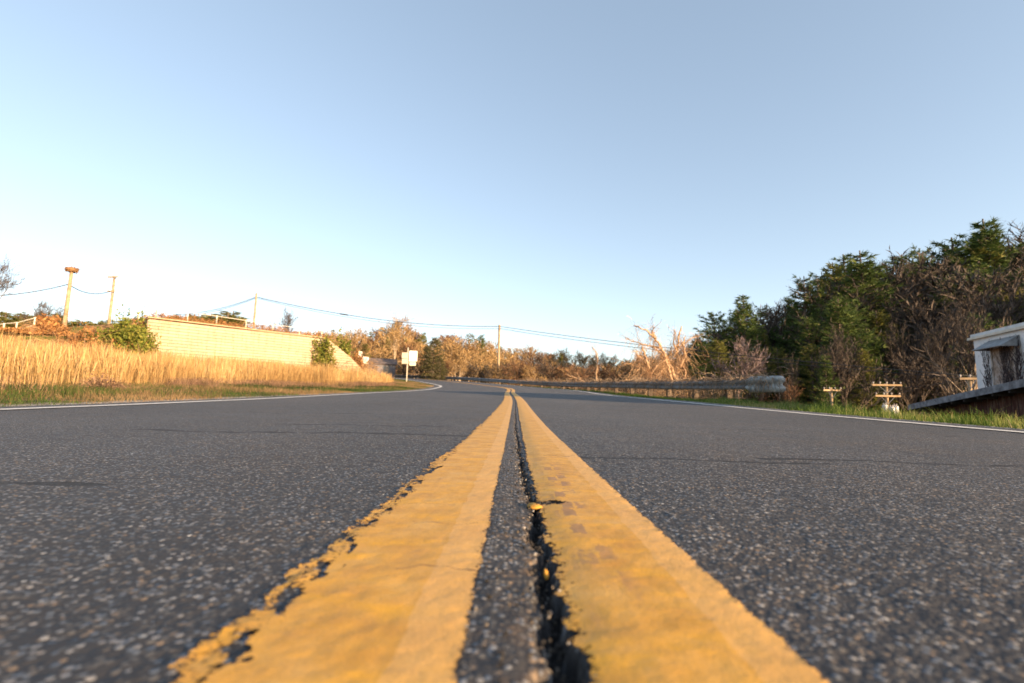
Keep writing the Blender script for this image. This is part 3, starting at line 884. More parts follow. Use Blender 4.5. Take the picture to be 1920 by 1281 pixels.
# --- vine-covered dead trees
M_VINE = mat_rnd('dry_vine', [(0, (.24, .14, .08)), (.5, (.40, .25, .14)), (1, (.55, .38, .22))], .9, 0)
M_SNAG = mat_noise('sunlit_dead_wood', (.34, .21, .12), (.52, .36, .22), 5, .9, bump=.6, bscale=12, bdist=.04)
def snag(name, label, limbs, seed, Y, vines=220):
    rd = random.Random(seed)
    P0 = at(limbs[0][0][0], 720, Y)
    g = tz(P0.x, P0.y)
    r = thing(name, label, 'tree', (P0.x, P0.y, g))
    T = MB(); V = MB()
    paths = []
    for li in limbs:
        pts = [at(a, b, Y + rd.uniform(-.3, .3) + (i * .0)) - Vector((P0.x, P0.y, g)) for i, (a, b) in enumerate(li[:-1])]
        rad = li[-1]
        if pts[0].z < 1.5: pts[0].z = -.3
        # smooth subdivision
        q = []
        for i in range(len(pts) - 1):
            for k in range(4): q.append(pts[i].lerp(pts[i + 1], k / 4) + rv(rd, .035))
        q.append(pts[-1])
        T.tube(q, [rad * (1 - .8 * i / len(q)) + .012 for i in range(len(q))], 7, .5)
        paths.append(q)
    for i in range(vines):
        q = rd.choice(paths)
        k = rd.randrange(len(q) - 1)
        p = q[k] + rv(rd, .07)
        mode = rd.random()
        pts = [p]
        n = rd.randint(5, 9)
        if mode < .55:      # hanging streamer
            dv = Vector((rd.gauss(0, .25), rd.gauss(0, .25), -1))
            L = min(p.z * rd.uniform(.3, 1.0), 2.6)
        elif mode < .8:      # twisting with limb
            dv = (q[min(k + 3, len(q) - 1)] - q[k]).normalized() + rv(rd, .3); L = rd.uniform(.5, 1.6)
        else:
            dv = rv(rd, 1); dv.z = abs(dv.z) * .4; L = rd.uniform(.4, 1.3)
        if dv.length < .01: dv = Vector((0, 0, 1))
        dv.normalize()
        for j in range(n):
            dv = (dv + rv(rd, .28)).normalized()
            pts.append(pts[-1] + dv * L / n)
        V.tube(pts, rd.uniform(.004, .013), 3, rd.random(), cap=False)
    T.build('trunk', M_SNAG, r, True)
    V.build('hanging_vines', M_VINE, r)
    return r
snag('dead_tree', 'sunlit dead tree with a limb arching left, draped in dry vines', [[(1262, 722), (1256, 700), (1250, 675), (1240, 652), (1228, 634), (1215, 622), (1200, 614), (1188, 611), .12],
     [(1240, 652), (1225, 650), (1205, 645), (1185, 640), (1172, 634), .06], [(1228, 634), (1222, 622), (1226, 612), .05], [(1252, 680), (1240, 664), (1228, 652), .07]], 3, 38, 260)
snag('dead_tree', 'upright sunlit dead tree wrapped in vines, rightmost of the orange pair', [[(1272, 722), (1270, 700), (1272, 680), (1270, 655), (1272, 632), (1278, 612), .15],
     [(1268, 715), (1258, 690), (1252, 672), (1245, 660), .14], [(1274, 690), (1286, 668), (1282, 645), (1284, 632), .09], [(1272, 650), (1284, 642), (1300, 634), (1312, 630), .05],
     [(1271, 660), (1262, 645), (1266, 628), (1264, 618), .06], [(1278, 722), (1284, 700), (1281, 680), .1]], 5, 38.6, 340)
snag('dead_tree', 'shorter vine-smothered dead tree left of the orange pair', [[(1222, 724), (1218, 700), (1214, 680), (1208, 664), (1205, 650), .14],
     [(1218, 705), (1228, 690), (1240, 680), (1252, 674), .06], [(1216, 700), (1204, 690), (1192, 684), .06], [(1222, 722), (1234, 702), (1246, 690), .07], [(1214, 690), (1206, 676), (1196, 668), (1190, 656), .05]], 8, 37, 420)
snag('dead_sapling', 'thin bent dead sapling rising behind the middle of the guardrail', [[(1118, 722), (1119, 700), (1120, 680), (1119, 664), (1114, 654), (1110, 650), .07]], 9, 44, 50)
snag('fallen_branch', 'pale fallen branch leaning down to the guardrail right of the pole', [[(1100, 718), (1085, 712), (1072, 706), (1062, 702), .06], [(1090, 714), (1084, 703), (1078, 700), .03]], 19, 46, 30)

# ------------------------------------------------------------------ shrubs
def bush(seed, rx, ry, rz_, nleaf, nstem, leaf=.06, arch=True, stemr=.008):
    rd = random.Random(seed)
    St = MB(); Lf = MB()
    for i in range(nstem):
        a = rd.uniform(0, 6.28); rr = math.sqrt(rd.random())
        p = Vector((math.cos(a) * rx * rr * .7, math.sin(a) * ry * rr * .7, 0))
        dv = Vector((math.cos(a) * .5, math.sin(a) * .5, 1.3)) + rv(rd, .3)
        dv.normalize()
        L = rz_ * rd.uniform(.8, 1.35); n = 7
        pts = [p]
        for j in range(n):
            dv = (dv + rv(rd, .16) + Vector((math.cos(a) * .1, math.sin(a) * .1, -.30 if arch else -.05))).normalized()
            pts.append(pts[-1] + dv * L / n)
        St.tube(pts, [stemr * (1.3 - k / n) for k in range(n + 1)], 3, rd.random(), cap=False)
    for i in range(nleaf):
        a = rd.uniform(0, 6.28); e = math.asin(rd.uniform(.0, 1)); rr = rd.uniform(.45, 1.0) ** .5
        lump = .82 + .3 * math.sin(a * 3 + seed) * math.cos(e * 4 + seed) + rd.uniform(-.12, .12)
        p = Vector((rx * math.cos(a) * math.cos(e), ry * math.sin(a) * math.cos(e), rz_ * math.sin(e))) * rr * lump
        l = leaf * rd.uniform(.6, 1.4)
        u = rv(rd).normalized() * l; w = u.cross(rv(rd)).normalized() * l * .5
        Lf.add([p - u, p + w, p + u, p - w], [(0, 1, 2, 3)], rd.random())
    return St, Lf
M_BRAM = mat_rnd('bramble_stems', [(0, (.16, .08, .04)), (.5, (.34, .19, .09)), (1, (.50, .32, .16))], .9, 0)
M_RUST = mat_rnd('rusty_leaves', [(0, (.15, .065, .025)), (.5, (.30, .14, .05)), (1, (.46, .26, .10))], .85, .15)
M_IVY = mat_rnd('ivy_leaves', [(0, (.06, .085, .012)), (.5, (.14, .16, .025)), (1, (.26, .24, .05))], .7, .2)
def shrub(name, label, px, py, Y, wpx, hpx, seed, leafm, nleaf, nstem, leaf=.07, group=None, arch=True, ground=True, depth=.7, stemm=None, stemr=.008):
    P = at(px, py, Y)                       # base centre
    rx = wpx * Y / 907 / 2; rz_ = hpx * Y / 907
    z = tz(P.x, P.y) if ground else P.z
    if ground: rz_ = max(rz_ + (P.z - z), .3)
    r = thing(name, label, 'shrub', (P.x, P.y, z), 0, group)
    St, Lf = bush(seed, rx, rx * depth, rz_, nleaf, nstem, leaf, arch, stemr)
    St.build('stems', stemm or M_BRAM, r); Lf.build('foliage', leafm, r)
    return r
shrub('honeysuckle_mound', 'big yellow-green leafy mound on the bank at the left end of the wall', 236, 656, 28.0, 140, 68, 1, M_IVY, 9000, 60, .09)
shrub('rusty_bush', 'dark rusty round bush near the left edge beside the fence', 88, 640, 27, 62, 50, 2, M_RUST, 2600, 200, .08)
shrub('bramble_bush', 'golden bramble heap between the rusty bush and the leafy mound', 150, 645, 27, 95, 44, 3, M_RUST, 1300, 420, .07)
shrub('bramble_bush', 'orange bramble tangle hanging below the leafy mound beside the wall', 228, 668, 27.5, 110, 40, 4, M_RUST, 1500, 420, .07)
shrub('bramble_bush', 'low rusty bramble cut by the left edge of the photo', 15, 650, 26, 110, 30, 5, M_RUST, 1600, 260, .07)
shrub('ivy_mound', 'yellow-green ivy climbing over the right end of the wall', 604, 684, 38.0, 60, 62, 6, M_IVY, 2600, 90, .10)
shrub('ivy_mound', 'green ivy and brambles draped along the sloping top of the wall end', 640, 652, 42.0, 62, 34, 26, M_IVY, 2200, 160, .10)
shrub('bramble_bush', 'rusty brambles spilling down past the right end of the wall', 668, 700, 41.4, 36, 44, 7, M_RUST, 1800, 260, .09)
for i, (a, b, w, h) in enumerate([(300, 596, 60, 14), (350, 600, 70, 13), (410, 606, 80, 12), (470, 614, 90, 17), (505, 618, 70, 16), (555, 626, 60, 12), (600, 630, 50, 16), (265, 600, 50, 20)]):
    t_ = {0: .6, 1: 2.2, 2: 4.0, 3: 6.3, 4: 7.7, 5: 9.6, 6: 11.3, 7: -.6}[i]
    X0 = WX + WDX * t_ - .5 * -WDY * -1; Y0 = WY + WDY * t_ + .6
    X0 = WX + WDX * t_ - WDY * .9; Y0 = WY + WDY * t_ + WDX * .9
    r = thing('bramble_bush', ['first', 'second', 'third', 'fourth, tallest', 'fifth', 'sixth', 'seventh', 'leftmost'][i] + ' rusty bramble clump from the left on top of the wall', 'shrub', (X0, Y0, tz(X0, Y0) + .12), math.atan2(WDY, WDX), 'brambles on top of the wall')
    if i == 7: r['label'] = 'rusty bramble clump on the wall corner beside the leafy mound'
    St, Lf = bush(50 + i, w * .024, .62, h * .036 + .22, 1100, 260, .05)
    St.build('stems', M_BRAM, r); Lf.build('foliage', M_RUST, r)
shrub('bramble_bush', 'low golden bramble heap right below the rusty bush', 110, 668, 25, 110, 30, 14, M_RUST, 1300, 380, .06)
shrub('bramble_bush', 'low tangled bramble heap under the left wall corner', 262, 676, 28.2, 60, 36, 15, M_RUST, 900, 300, .06)
shrub('bramble_bush', 'low golden bramble heap under the orange tangle', 180, 676, 25.5, 110, 28, 16, M_RUST, 1200, 380, .06)
shrub('dead_weed_clump', 'dark purplish dead weed clump standing in the golden grass near the road', 190, 735, 7.6, 64, 36, 8, M_WEED, 500, 340, .02, stemm=M_WEED, stemr=.003)
# ------------------------------------------------------------------ retaining wall
t = NT('cream_block_wall')
o = t.obj(); x, y, z = t.sep(o)
rowf = t.math('FRACT', t.math('DIVIDE', z, .2))
joint = t.math('LESS_THAN', rowf, .16)
br = t.n('ShaderNodeTexBrick'); t.l(t.comb(x, z), br.inputs['Vector'])
br.inputs['Scale'].default_value = 1.0; br.inputs['Brick Width'].default_value = 1.1; br.inputs['Row Height'].default_value = .2
br.inputs['Mortar Size'].default_value = .012; br.inputs['Bias'].default_value = 0
br.inputs['Color1'].default_value = (.36, .275, .19, 1); br.inputs['Color2'].default_value = (.44, .345, .24, 1); br.inputs['Mortar'].default_value = (.17, .11, .06, 1)
c = t.mix(t.math('MULTIPLY', t.noise(o, .8, 5), .5), br.outputs['Color'], (.46, .37, .26))
c = t.mix(t.math('MULTIPLY', joint, .6), c, (.16, .095, .05))
c = t.mix(t.math('MULTIPLY', t.math('SUBTRACT', t.noise(t.comb(t.math('MULTIPLY', x, 3), y, t.math('MULTIPLY', z, .5)), 1.5, 6, .7), .5), 3, clamp=True), c, (.22, .15, .085))
t.base(c, .9)
t.bump(t.math('ADD', t.math('MULTIPLY', br.outputs['Fac'], -1.5), t.noise(o, 12, 4)), .7, .03)
M_WALL = t.m
wroot = thing('retaining_wall', 'long pale cream block retaining wall above the golden grass on the left', 'wall', (WX, WY, 1.0), math.atan2(WDY, WDX))
def wall_panel(xs, tops, y0, y1, name, mat, zb=-.8):
    b = MB(); n = len(xs); vs = []
    for x_, tp in zip(xs, tops):
        vs += [(x_, y0, zb), (x_, y0 + .10, tp), (x_, y1, tp), (x_, y1, zb)]
    fs = []
    for i in range(n - 1):
        a = i * 4; c_ = a + 4
        fs += [(a, c_, c_ + 1, a + 1), (a + 1, c_ + 1, c_ + 2, a + 2), (a + 2, c_ + 2, c_ + 3, a + 3)]
    fs += [(0, 1, 2, 3), ((n - 1) * 4 + 3, (n - 1) * 4 + 2, (n - 1) * 4 + 1, (n - 1) * 4)]
    b.add(vs, fs)
    return b.build(name, mat, wroot)
xs = [-.6, 0, 3, 7, 11.3, 11.9, 12.8, 13.6, 14.2, 15.0, 15.8]
tops = [3.60, 3.62, 3.60, 3.66, 3.64, 3.35, 2.75, 2.25, 1.75, 1.0, .2]
xs = [a + .004 * i for i, a in enumerate(xs)]
wall_panel(xs, tops, -.1, .3, 'block_face', M_WALL)
cb = MB(); cb.box((5.3, .09, 3.71), (11.9, .40, .07)); cb.build('coping', mat_noise('coping_stone', (.34, .25, .155), (.42, .32, .20), 3), wroot)
# fence on top
def fence(name, label, px_posts, rail_pairs, hgt):
    M = mat_noise('white_fence_paint', (.62, .56, .46), (.78, .72, .62), 3, .6, bump=0)
    r = thing(name, label, 'fence', (0, 0, 0))
    tops = []
    for (x_, ytop, Yd) in px_posts:
        P = at(x_, ytop, Yd); g = tz(P.x, P.y)
        b = MB(); b.box((P.x, P.y, (P.z + g) / 2 - .1), (.06, .06, P.z - g + .2)); b.build('post', M, r)
        tops.append(P)
    for i in range(len(tops) - 1):
        if (i) in rail_pairs:
            for k in (0.0,) + hgt:
                b = MB(); b.tube([tops[i] - Vector((0, 0, .04 + k)), tops[i + 1] - Vector((0, 0, .04 + k))], .018, 4); b.build('rail', M, r)
    return r
def wallY(px, off=.45):
    k = (px - 967) / 907
    # X = k*Y on the shifted wall line
    X0 = WX - WDY * off; Y0 = WY + WDX * off
    t_ = (k * Y0 - X0) / (WDX - k * WDY)
    return Y0 + WDY * t_
fence('rail_fence', 'white post and rail fence along the top of the wall', [(x_, y_, wallY(x_)) for x_, y_ in ((262, 577), (294, 578), (353, 584), (407, 592), (462, 600), (512, 608), (562, 614), (604, 619))], (0, 1, 2, 3, 4, 5, 6), ())
fence('rail_fence', 'yellowish rail fence at the left edge left of the rusty bush', [(-30, 611, 29), (8, 606, 30), (32, 604, 31), (66, 595, 32)], (0, 1, 2), (.5,))

# ------------------------------------------------------------------ utility poles and wires
M_POLE = mat_noise('weathered_pole_wood', (.24, .17, .10), (.40, .30, .19), 3, .9, bump=.4, bscale=20)
M_ARM = mat_noise('crossarm_wood', (.36, .24, .13), (.50, .36, .21), 3, .9, bump=.2)
M_INS = mat_noise('insulator_porcelain', (.30, .27, .25), (.5, .47, .44), 3, .3, bump=0)
M_WIRE = mat_noise('black_cable', (.02, .022, .025), (.035, .037, .04), 3, .6, bump=0)
M_STEEL = mat_noise('galvanised_steel', (.28, .29, .31), (.42, .43, .45), 5, .5, .5, bump=.1)
M_CAN = mat_noise('pale_grey_enamel', (.45, .46, .47), (.6, .6, .6), 4, .45, 0, bump=.05)
def pole(label, px, ytop, Y, arms=(), rad=.15, tilt=0, base=None, extras=None):
    P = at(px, ytop, Y)
    g = tz(P.x, P.y) if base is None else base
    H = P.z - g
    r = thing('utility_pole', label, 'pole', (P.x, P.y, g))
    b = MB(); b.tube([(0, 0, -.5), (0, 0, H * .5), (0, 0, H)], [rad, rad * .88, rad * .72], 12); b.build('shaft', M_POLE, r, True)
    for (dz, L, ang, nins) in arms:
        m = Matrix.Rotation(ang, 3, 'Z')
        a = MB(); a.box(m @ Vector((0, -rad - .03, H - dz)), (L, .10, .13), m)
        arm = a.build('crossarm', M_ARM, r)
        for sx in (-1, 1):
            bb = MB(); bb.tube([m @ Vector((sx * L * .27, -rad - .03, H - dz - .05)), m @ Vector((0, -rad * .8, H - dz - .62))], .02, 4); bb.build('brace', M_STEEL, r)
        for k in range(nins):
            xx = L * (-.46 + .92 * k / (nins - 1))
            c_ = MB(); c_.lathe([(.02, 0), (.02, .06), (.055, .08), (.045, .11), (.055, .13), (.03, .18), (.01, .19)], m @ Vector((xx, -rad - .03, H - dz + .065)), 8)
            c_.build('insulator', M_INS, arm)
    if extras: extras(r, H)
    return r, P, H
# A: pole with nest
def nest(r, H):
    b = MB(); rd = random.Random(4)
    b.lathe([(.25, -.30), (.75, -.10), (.98, .05), (.9, .22), (.5, .30), (.1, .26)], (0, 0, H), 20)
    b.v = [(x_ * .42, y_ * .42, H + (z_ - H) * .7) for x_, y_, z_ in b.v]
    for i in range(420):
        a = rd.uniform(0, 6.28); rr = rd.uniform(.22, .42); p = Vector((math.cos(a) * rr, math.sin(a) * rr, H + rd.uniform(-.12, .20)))
        d_ = Vector((-math.sin(a), math.cos(a), rd.gauss(0, .25))) + rv(rd, .35); d_ = d_.normalized() * rd.uniform(.1, .26)
        b.tube([p - d_, p + d_], .013, 3, rd.random(), cap=False)
    o_ = b.build('stick_nest', M_BRAM, r)
pA, PA, HA = pole('leaning-looking tall pole topped by a wide round stick nest', 134.5, 507, 40, [], .17, extras=nest)
arm_ang = R(-10)
pB, PB, HB = pole('bare wooden pole with crossarms right of the nest pole', 215, 518, 46, [(.12, 1.1, arm_ang, 3), (1.55, .8, arm_ang, 2)], .14)
pC, PC, HC = pole('plain wooden pole rising behind the middle of the wall fence', 481, 550, 50, [], .13)
pD, PD, HD = pole('plain wooden pole behind the guardrail beyond the yellow lines', 936.5, 609, 62, [], .19)
pF, PF, HF = pole('sunlit single-crossarm pole just above the verge grass', 1558, 727, 40, [(.22, 1.5, R(2), 4)], .13)
def cans(r, H):
    for k, (a, zz) in enumerate(((-.42, 0), (.38, -.05), (0, -.15))):
        c_ = MB(); c_.lathe([(.10, -.45), (.19, -.43), (.20, .20), (.16, .27), (.04, .30)], (a, -.30 - (k == 2) * .12, H - 1.95 + zz), 14)
        o_ = c_.build('transformer', M_CAN, r, True)
        q_ = MB()
        for s_ in (-.09, .09): q_.lathe([(.02, 0), (.04, .05), (.03, .1), (.04, .15), (.015, .22)], (a + s_, -.30 - (k == 2) * .12, H - 1.72 + zz), 8)
        q_.build('bushing', M_INS, o_)
pG, PG, HG = pole('sunlit double-crossarm pole with pale transformers left of the barn roof', 1661, 719, 38, [(.14, 1.95, R(-16), 5), (.98, 1.7, R(-12), 4)], .14, extras=cans)
pE, PE, HE = pole('short-looking crossarm pole top against the white building corner', 1817, 708, 30, [(.08, 1.0, R(-25), 3)], .13)
def wire(label, A, B, sag, rad, marker=None, group=None):
    rad *= 1.35
    L = (B - A).length
    r = thing('power_line', label, 'cable', A, 0, group)
    pts = []
    for i in range(25):
        f = i / 24
        p = A.lerp(B, f) - Vector((0, 0, sag * 4 * f * (1 - f)))
        pts.append(p - A)
    b = MB(); b.tube(pts, rad, 5); b.build('cable', M_WIRE, r, True)
    if marker:
        f0, f1 = marker
        def pp(f): return A.lerp(B, f) - Vector((0, 0, sag * 4 * f * (1 - f))) - A
        m_ = MB(); m_.tube([pp(f0), pp(f0 + (f1 - f0) * .1), pp(f1 - (f1 - f0) * .1), pp(f1)], [.03, .075, .075, .03], 8); m_.build('splice_case', M_WIRE, r, True)
    return r
cA = at(128.5, 533, 40); cB = at(209.5, 545, 46)
wire('cable from the left edge to the nest pole', at(-60, 556, 36), cA, .3, .028)
wire('cable between the nest pole and the crossarm pole', cA, cB, .55, .028)
cC1 = at(480, 557, 50); cC2 = at(480, 559, 50)
wire('upper cable dropping left from the pole behind the wall fence', at(330, 590, 52), cC1, .4, .024)
wire('lower cable dropping left from the pole behind the wall fence', at(325, 593, 52), cC2, .45, .02)
cD1 = at(936, 612, 61.9); cD2 = at(936, 616, 61.9)
wire('upper cable with a black splice case between the two plain poles', cC1, cD1, .9, .028, (.300, .336))
wire('lower thin cable between the two plain poles', cC2, cD2, 1.0, .016)
cE1 = at(1830, 706, 30); cE2 = at(1828, 711, 30)
wire('upper cable from the pole beyond the bend down to the right building', cD1, cE1, .35, .022)
wire('lower cable from the pole beyond the bend down to the right building', cD2, cE2, .45, .018)
wire('faint cable between the two sunlit crossarm poles', at(1545, 729, 40), at(1645, 722, 38), .15, .010)
wire('faint cable from the double-crossarm pole to the building corner pole', at(1680, 726, 38), at(1812, 710, 30), .15, .010)

# ------------------------------------------------------------------ guardrail
gr_s = np.array([15.0, 17, 20, 24, 29, 34, 40, 46, 52, 58, 64, 70])
gr_d = np.array([7.3, 6.9, 6.3, 5.8, 5.35, 5.1, 5.0, 5.0, 5.0, 5.0, 5.0, 5.0])
def grpt(s):
    d = np.interp(s, gr_s, gr_d)
    X, Y = sd_to_xy(np.array([s]), np.array([d]))
    return float(X[0]), float(Y[0])
gtop = lambda s: float(zr(s)) + float(np.interp(s, [15, 17, 20, 30, 40, 70], [.60, .57, .54, .44, .40, .42]))
prof_w = [(-.155, 0), (-.14, .03), (-.10, .08), (-.06, .08), (-.02, .01), (.02, .01), (.06, .08), (.10, .08), (.14, .03), (.155, 0)]
M_RAIL = mat_noise('weathered_galvanised_rail', (.13, .14, .155), (.24, .25, .265), 2.5, .75, .1, bump=.25, bscale=8, c3=(.11, .095, .085))
M_RUSTP = mat_noise('old_wood_post', (.07, .052, .04), (.15, .115, .085), 4, .9)
groot = thing('guardrail', 'long grey weathered steel guardrail round the outside of the bend', 'guardrail', (0, 0, 0))
ss_ = np.arange(15.0, 72, .5)
P2 = [grpt(s) for s in ss_]
def sweep(b, pts3, normals, prof_, thick=.004):
    n = len(prof_); vs = []; fs = []
    for (p, nn) in zip(pts3, normals):
        for (h, o_) in prof_: vs.append(Vector(p) + Vector((nn[0] * o_, nn[1] * o_, h)))
    for i in range(len(pts3) - 1):
        for k in range(n - 1): fs.append((i * n + k, i * n + k + 1, (i + 1) * n + k + 1, (i + 1) * n + k))
    b.add(vs, fs)
pts3 = []; nrm = []
for i, s in enumerate(ss_):
    x0, y0 = P2[i]; a = P2[min(i + 1, len(P2) - 1)]; c_ = P2[max(i - 1, 0)]
    tx, ty = a[0] - c_[0], a[1] - c_[1]; l = math.hypot(tx, ty)
    nrm.append((-ty / l, tx / l)); pts3.append((x0, y0, gtop(s) - .155))
b = MB(); sweep(b, pts3, nrm, prof_w); beam = b.build('beam', M_RAIL, groot, True)
md = beam.modifiers.new('thickness', 'SOLIDIFY'); md.thickness = .006
for k, s in enumerate(np.arange(16.2, 70, 1.9)):
    x0, y0 = grpt(s); i = int((s - 15) / .5); n_ = nrm[i]
    b = MB(); zt = gtop(s) + .04; g = tz(x0, y0) - .3
    m = Matrix.Rotation(math.atan2(n_[1], n_[0]), 3, 'Z')
    b.box((x0 - n_[0] * .22, y0 - n_[1] * .22, (zt + g) / 2), (.18, .15, zt - g), m)
    b.box((x0 - n_[0] * .065, y0 - n_[1] * .065, zt - .2), (.13, .13, .30), m)
    b.build('post', M_RUSTP, groot)
# flared terminal: a wide rounded buffer end
b = MB()
p0 = Vector(pts3[0]); tdir = (Vector(pts3[0]) - Vector(pts3[1])).normalized(); nn = Vector((nrm[0][0], nrm[0][1], 0))
N = 26
secs = []
for i in range(N):
    f = i / (N - 1)
    # forward then curls back round to the rear
    if f < .55:
        q = p0 + tdir * (1.0 * f / .55); nq = nn.copy()
    else:
        a_ = (f - .55) / .45 * PI * .95
        q = p0 + tdir * (1.0 + .16 * math.sin(a_)) - nn * (.16 * (1 - math.cos(a_)))
        nq = nn * math.cos(a_) + tdir * math.sin(a_)
    e = 1 + .5 * ss(np.array(f / .08)).item()
    secs.append([q + nq * (o_ * 1.0) + Vector((0, 0, h * e)) for h, o_ in prof_w])
n = len(prof_w)
b.add([v for s in secs for v in s], [(i * n + k, i * n + k + 1, (i + 1) * n + k + 1, (i + 1) * n + k) for i in range(N - 1) for k in range(n - 1)])
term = b.build('end_buffer', mat_noise('mottled_pale_zinc', (.20, .22, .23), (.42, .44, .44), 6, .75, .05, bump=.5, bscale=9, bdist=.03), groot, True)
md = term.modifiers.new('thickness', 'SOLIDIFY'); md.thickness = .008
# dead vines tangled over the rail
b = MB(); rd = random.Random(77)
for i in range(5200):
    s = 14.2 + 26 * rd.random() ** 1.3
    x0, y0 = grpt(max(s, 15)); i_ = min(int(max(s - 15, 0) / .5), len(nrm) - 1); n_ = nrm[i_]
    off = rd.gauss(-.05, .14)
    zt = gtop(max(s, 15))
    if s < 15:
        q = p0 + tdir * (15 - s) * 1.5; x0, y0 = q.x, q.y
    p = Vector((x0 + n_[0] * off, y0 + n_[1] * off, zt + rd.uniform(-.05, .06)))
    tv = Vector((n_[1], -n_[0], 0))
    if i > 2400:
        p.z = float(zr(max(s, 15))) - .1 + rd.uniform(0, .45); dv = Vector((0, 0, rd.uniform(.2, 1))) + tv * rd.uniform(-1, 1); L = rd.uniform(.2, .5); gv = -.1; p.x -= n_[0] * .12; p.y -= n_[1] * .12
        if s < 15.6: continue
    elif rd.random() < .55 and s > 14.6:
        dv = tv * rd.choice((-1, 1)) + Vector((0, 0, rd.gauss(0, .2))); L = rd.uniform(.3, 1.1); gv = -.05
    else:
        dv = Vector((n_[0] * rd.uniform(0, .5), n_[1] * rd.uniform(0, .5), rd.uniform(-.6, .9))) + tv * rd.uniform(-.7, .7); L = rd.uniform(.25, .7); gv = -.35
    pts = [p]
    for j in range(6):
        dv = (dv.normalized() + rv(rd, .16) + Vector((0, 0, gv))).normalized()
        if pts[-1].z < float(zr(s)) + .02: dv.z = abs(dv.z) * .2
        pts.append(pts[-1] + dv * L / 6)
    b.tube(pts, rd.uniform(.003, .007), 3, rd.random(), cap=False)
M_DVINE = mat_rnd('dead_vine', [(0, (.10, .075, .06)), (.5, (.22, .165, .12)), (1, (.38, .28, .19))], .9, 0)
tag(b.build('dead_vines', M_DVINE), 'dead brown vines tangled over the guardrail', 'vines', None, 'stuff')

# ------------------------------------------------------------------ road signs
M_SIGNW = mat_noise('pale_sign_sheet', (.74, .70, .62), (.82, .80, .74), 2, .45, .0, bump=0)
M_SIGNT = mat_noise('sign_back_aluminium', (.46, .42, .33), (.58, .53, .43), 2, .5, .1, bump=0)
Ys = 36.0
Pb = at(762.5, 713, Ys); Pt = at(768, 657, Ys)
gz = tz(Pb.x, Pb.y)
sg = thing('road_sign', 'steel post carrying two side-by-side columns of blank pale panels at the bend', 'sign', (Pb.x, Pb.y, gz))
b = MB(); b.box((0, 0, (Pt.z - gz) / 2), (.07, .05, Pt.z - gz + .4)); b.build('post', M_SIGNT, sg)
k_ = Ys / 907
def panel(x0, x1, y0, y1, m, dy, ang=0):
    a = at(x0, y0, Ys) - Vector((Pb.x, Pb.y, gz)); c_ = at(x1, y1, Ys) - Vector((Pb.x, Pb.y, gz))
    w = c_.x - a.x; h = a.z - c_.z
    b = MB(); vs = []
    rr = .05; 
    outl = []
    for (cx, cz, a0) in ((w / 2 - rr, h / 2 - rr, 0), (-w / 2 + rr, h / 2 - rr, 90), (-w / 2 + rr, -h / 2 + rr, 180), (w / 2 - rr, -h / 2 + rr, 270)):
        for q in range(4):
            an = R(a0 + q * 30); outl.append((cx + rr * math.cos(an), cz + rr * math.sin(an)))
    n = len(outl); R_ = Matrix.Rotation(ang, 3, 'Z')
    c0 = (a + c_) / 2; c0.y = dy
    vs = [R_ @ Vector((x_, -.006, z_)) + c0 for x_, z_ in outl] + [R_ @ Vector((x_, .006, z_)) + c0 for x_, z_ in outl]
    b.add(vs, [tuple(range(n)), tuple(range(2 * n - 1, n - 1, -1))] + [(i, i + n, (i + 1) % n + n, (i + 1) % n) for i in range(n)])
    return b.build('panel', m, sg)
panel(754, 766.5, 661, 672, M_SIGNT, -.04)
panel(754, 766.3, 672.4, 682.5, M_SIGNT, -.04)
panel(768, 782, 658, 678, M_SIGNW, -.05, R(10))
panel(768, 779.8, 678.4, 686, M_SIGNT, -.04, R(10))
b = MB()
for yy in (663.5, 677): b.box(at(767, yy, Ys) - Vector((Pb.x, Pb.y, gz)) + Vector((0, -.015, 0)), (1.05, .03, .04))
b.build('bracket', M_SIGNT, sg)
# second, far sign assembly with a shield
Y2 = 47.0
Pb2 = at(680, 692, Y2); g2 = tz(Pb2.x, Pb2.y)
s2_ = thing('route_sign', 'far small sign post with white panel above a blue-marked shield near the wall end', 'sign', (Pb2.x, Pb2.y, g2))
off2 = Vector((Pb2.x, Pb2.y, g2))
b = MB(); zt = (at(680, 668, Y2) - off2).z; b.box((0, .04, zt / 2 - .2), (.07, .05, zt + .4)); b.build('post', M_SIGNT, s2_)
def flat2(x0, x1, y0, y1, m, nm, dy):
    a = at(x0, y0, Y2) - off2; c_ = at(x1, y1, Y2) - off2
    b = MB(); b.box(((a.x + c_.x) / 2, dy, (a.z + c_.z) / 2), (c_.x - a.x, .012, a.z - c_.z)); return b.build(nm, m, s2_)
flat2(672.8, 678.5, 659, 671.5, M_SIGNW, 'panel', 0)
M_BLUE = mat_noise('faded_blue_print', (.12, .13, .22), (.2, .21, .32), 3, .6, bump=0)
ctr = at(684.5, 675.2, Y2) - off2
b = MB(); sh = [(-.36, .28), (-.1, .31), (.12, .31), (.38, .28), (.34, .02), (.16, -.22), (-.02, -.30), (-.24, -.20), (-.36, .02)]
n = len(sh)
b.add([(ctr.x + x_, -.008, ctr.z + z_) for x_, z_ in sh] + [(ctr.x + x_, .008, ctr.z + z_) for x_, z_ in sh],
      [tuple(range(n - 1, -1, -1)), tuple(range(n, 2 * n))] + [(i, (i + 1) % n, (i + 1) % n + n, i + n) for i in range(n)])
shd = b.build('shield_panel', M_SIGNW, s2_)
b = MB(); b.box((ctr.x - .16, -.014, ctr.z + .06), (.07, .006, .26)); b.box((ctr.x + .02, -.014, ctr.z + .0), (.20, .006, .07)); b.box((ctr.x + .10, -.014, ctr.z + .09), (.06, .006, .22)); b.build('dark_marking', M_BLUE, shd)
flat2(679, 691, 680.6, 682.6, M_SIGNT, 'arrow_panel', 0)
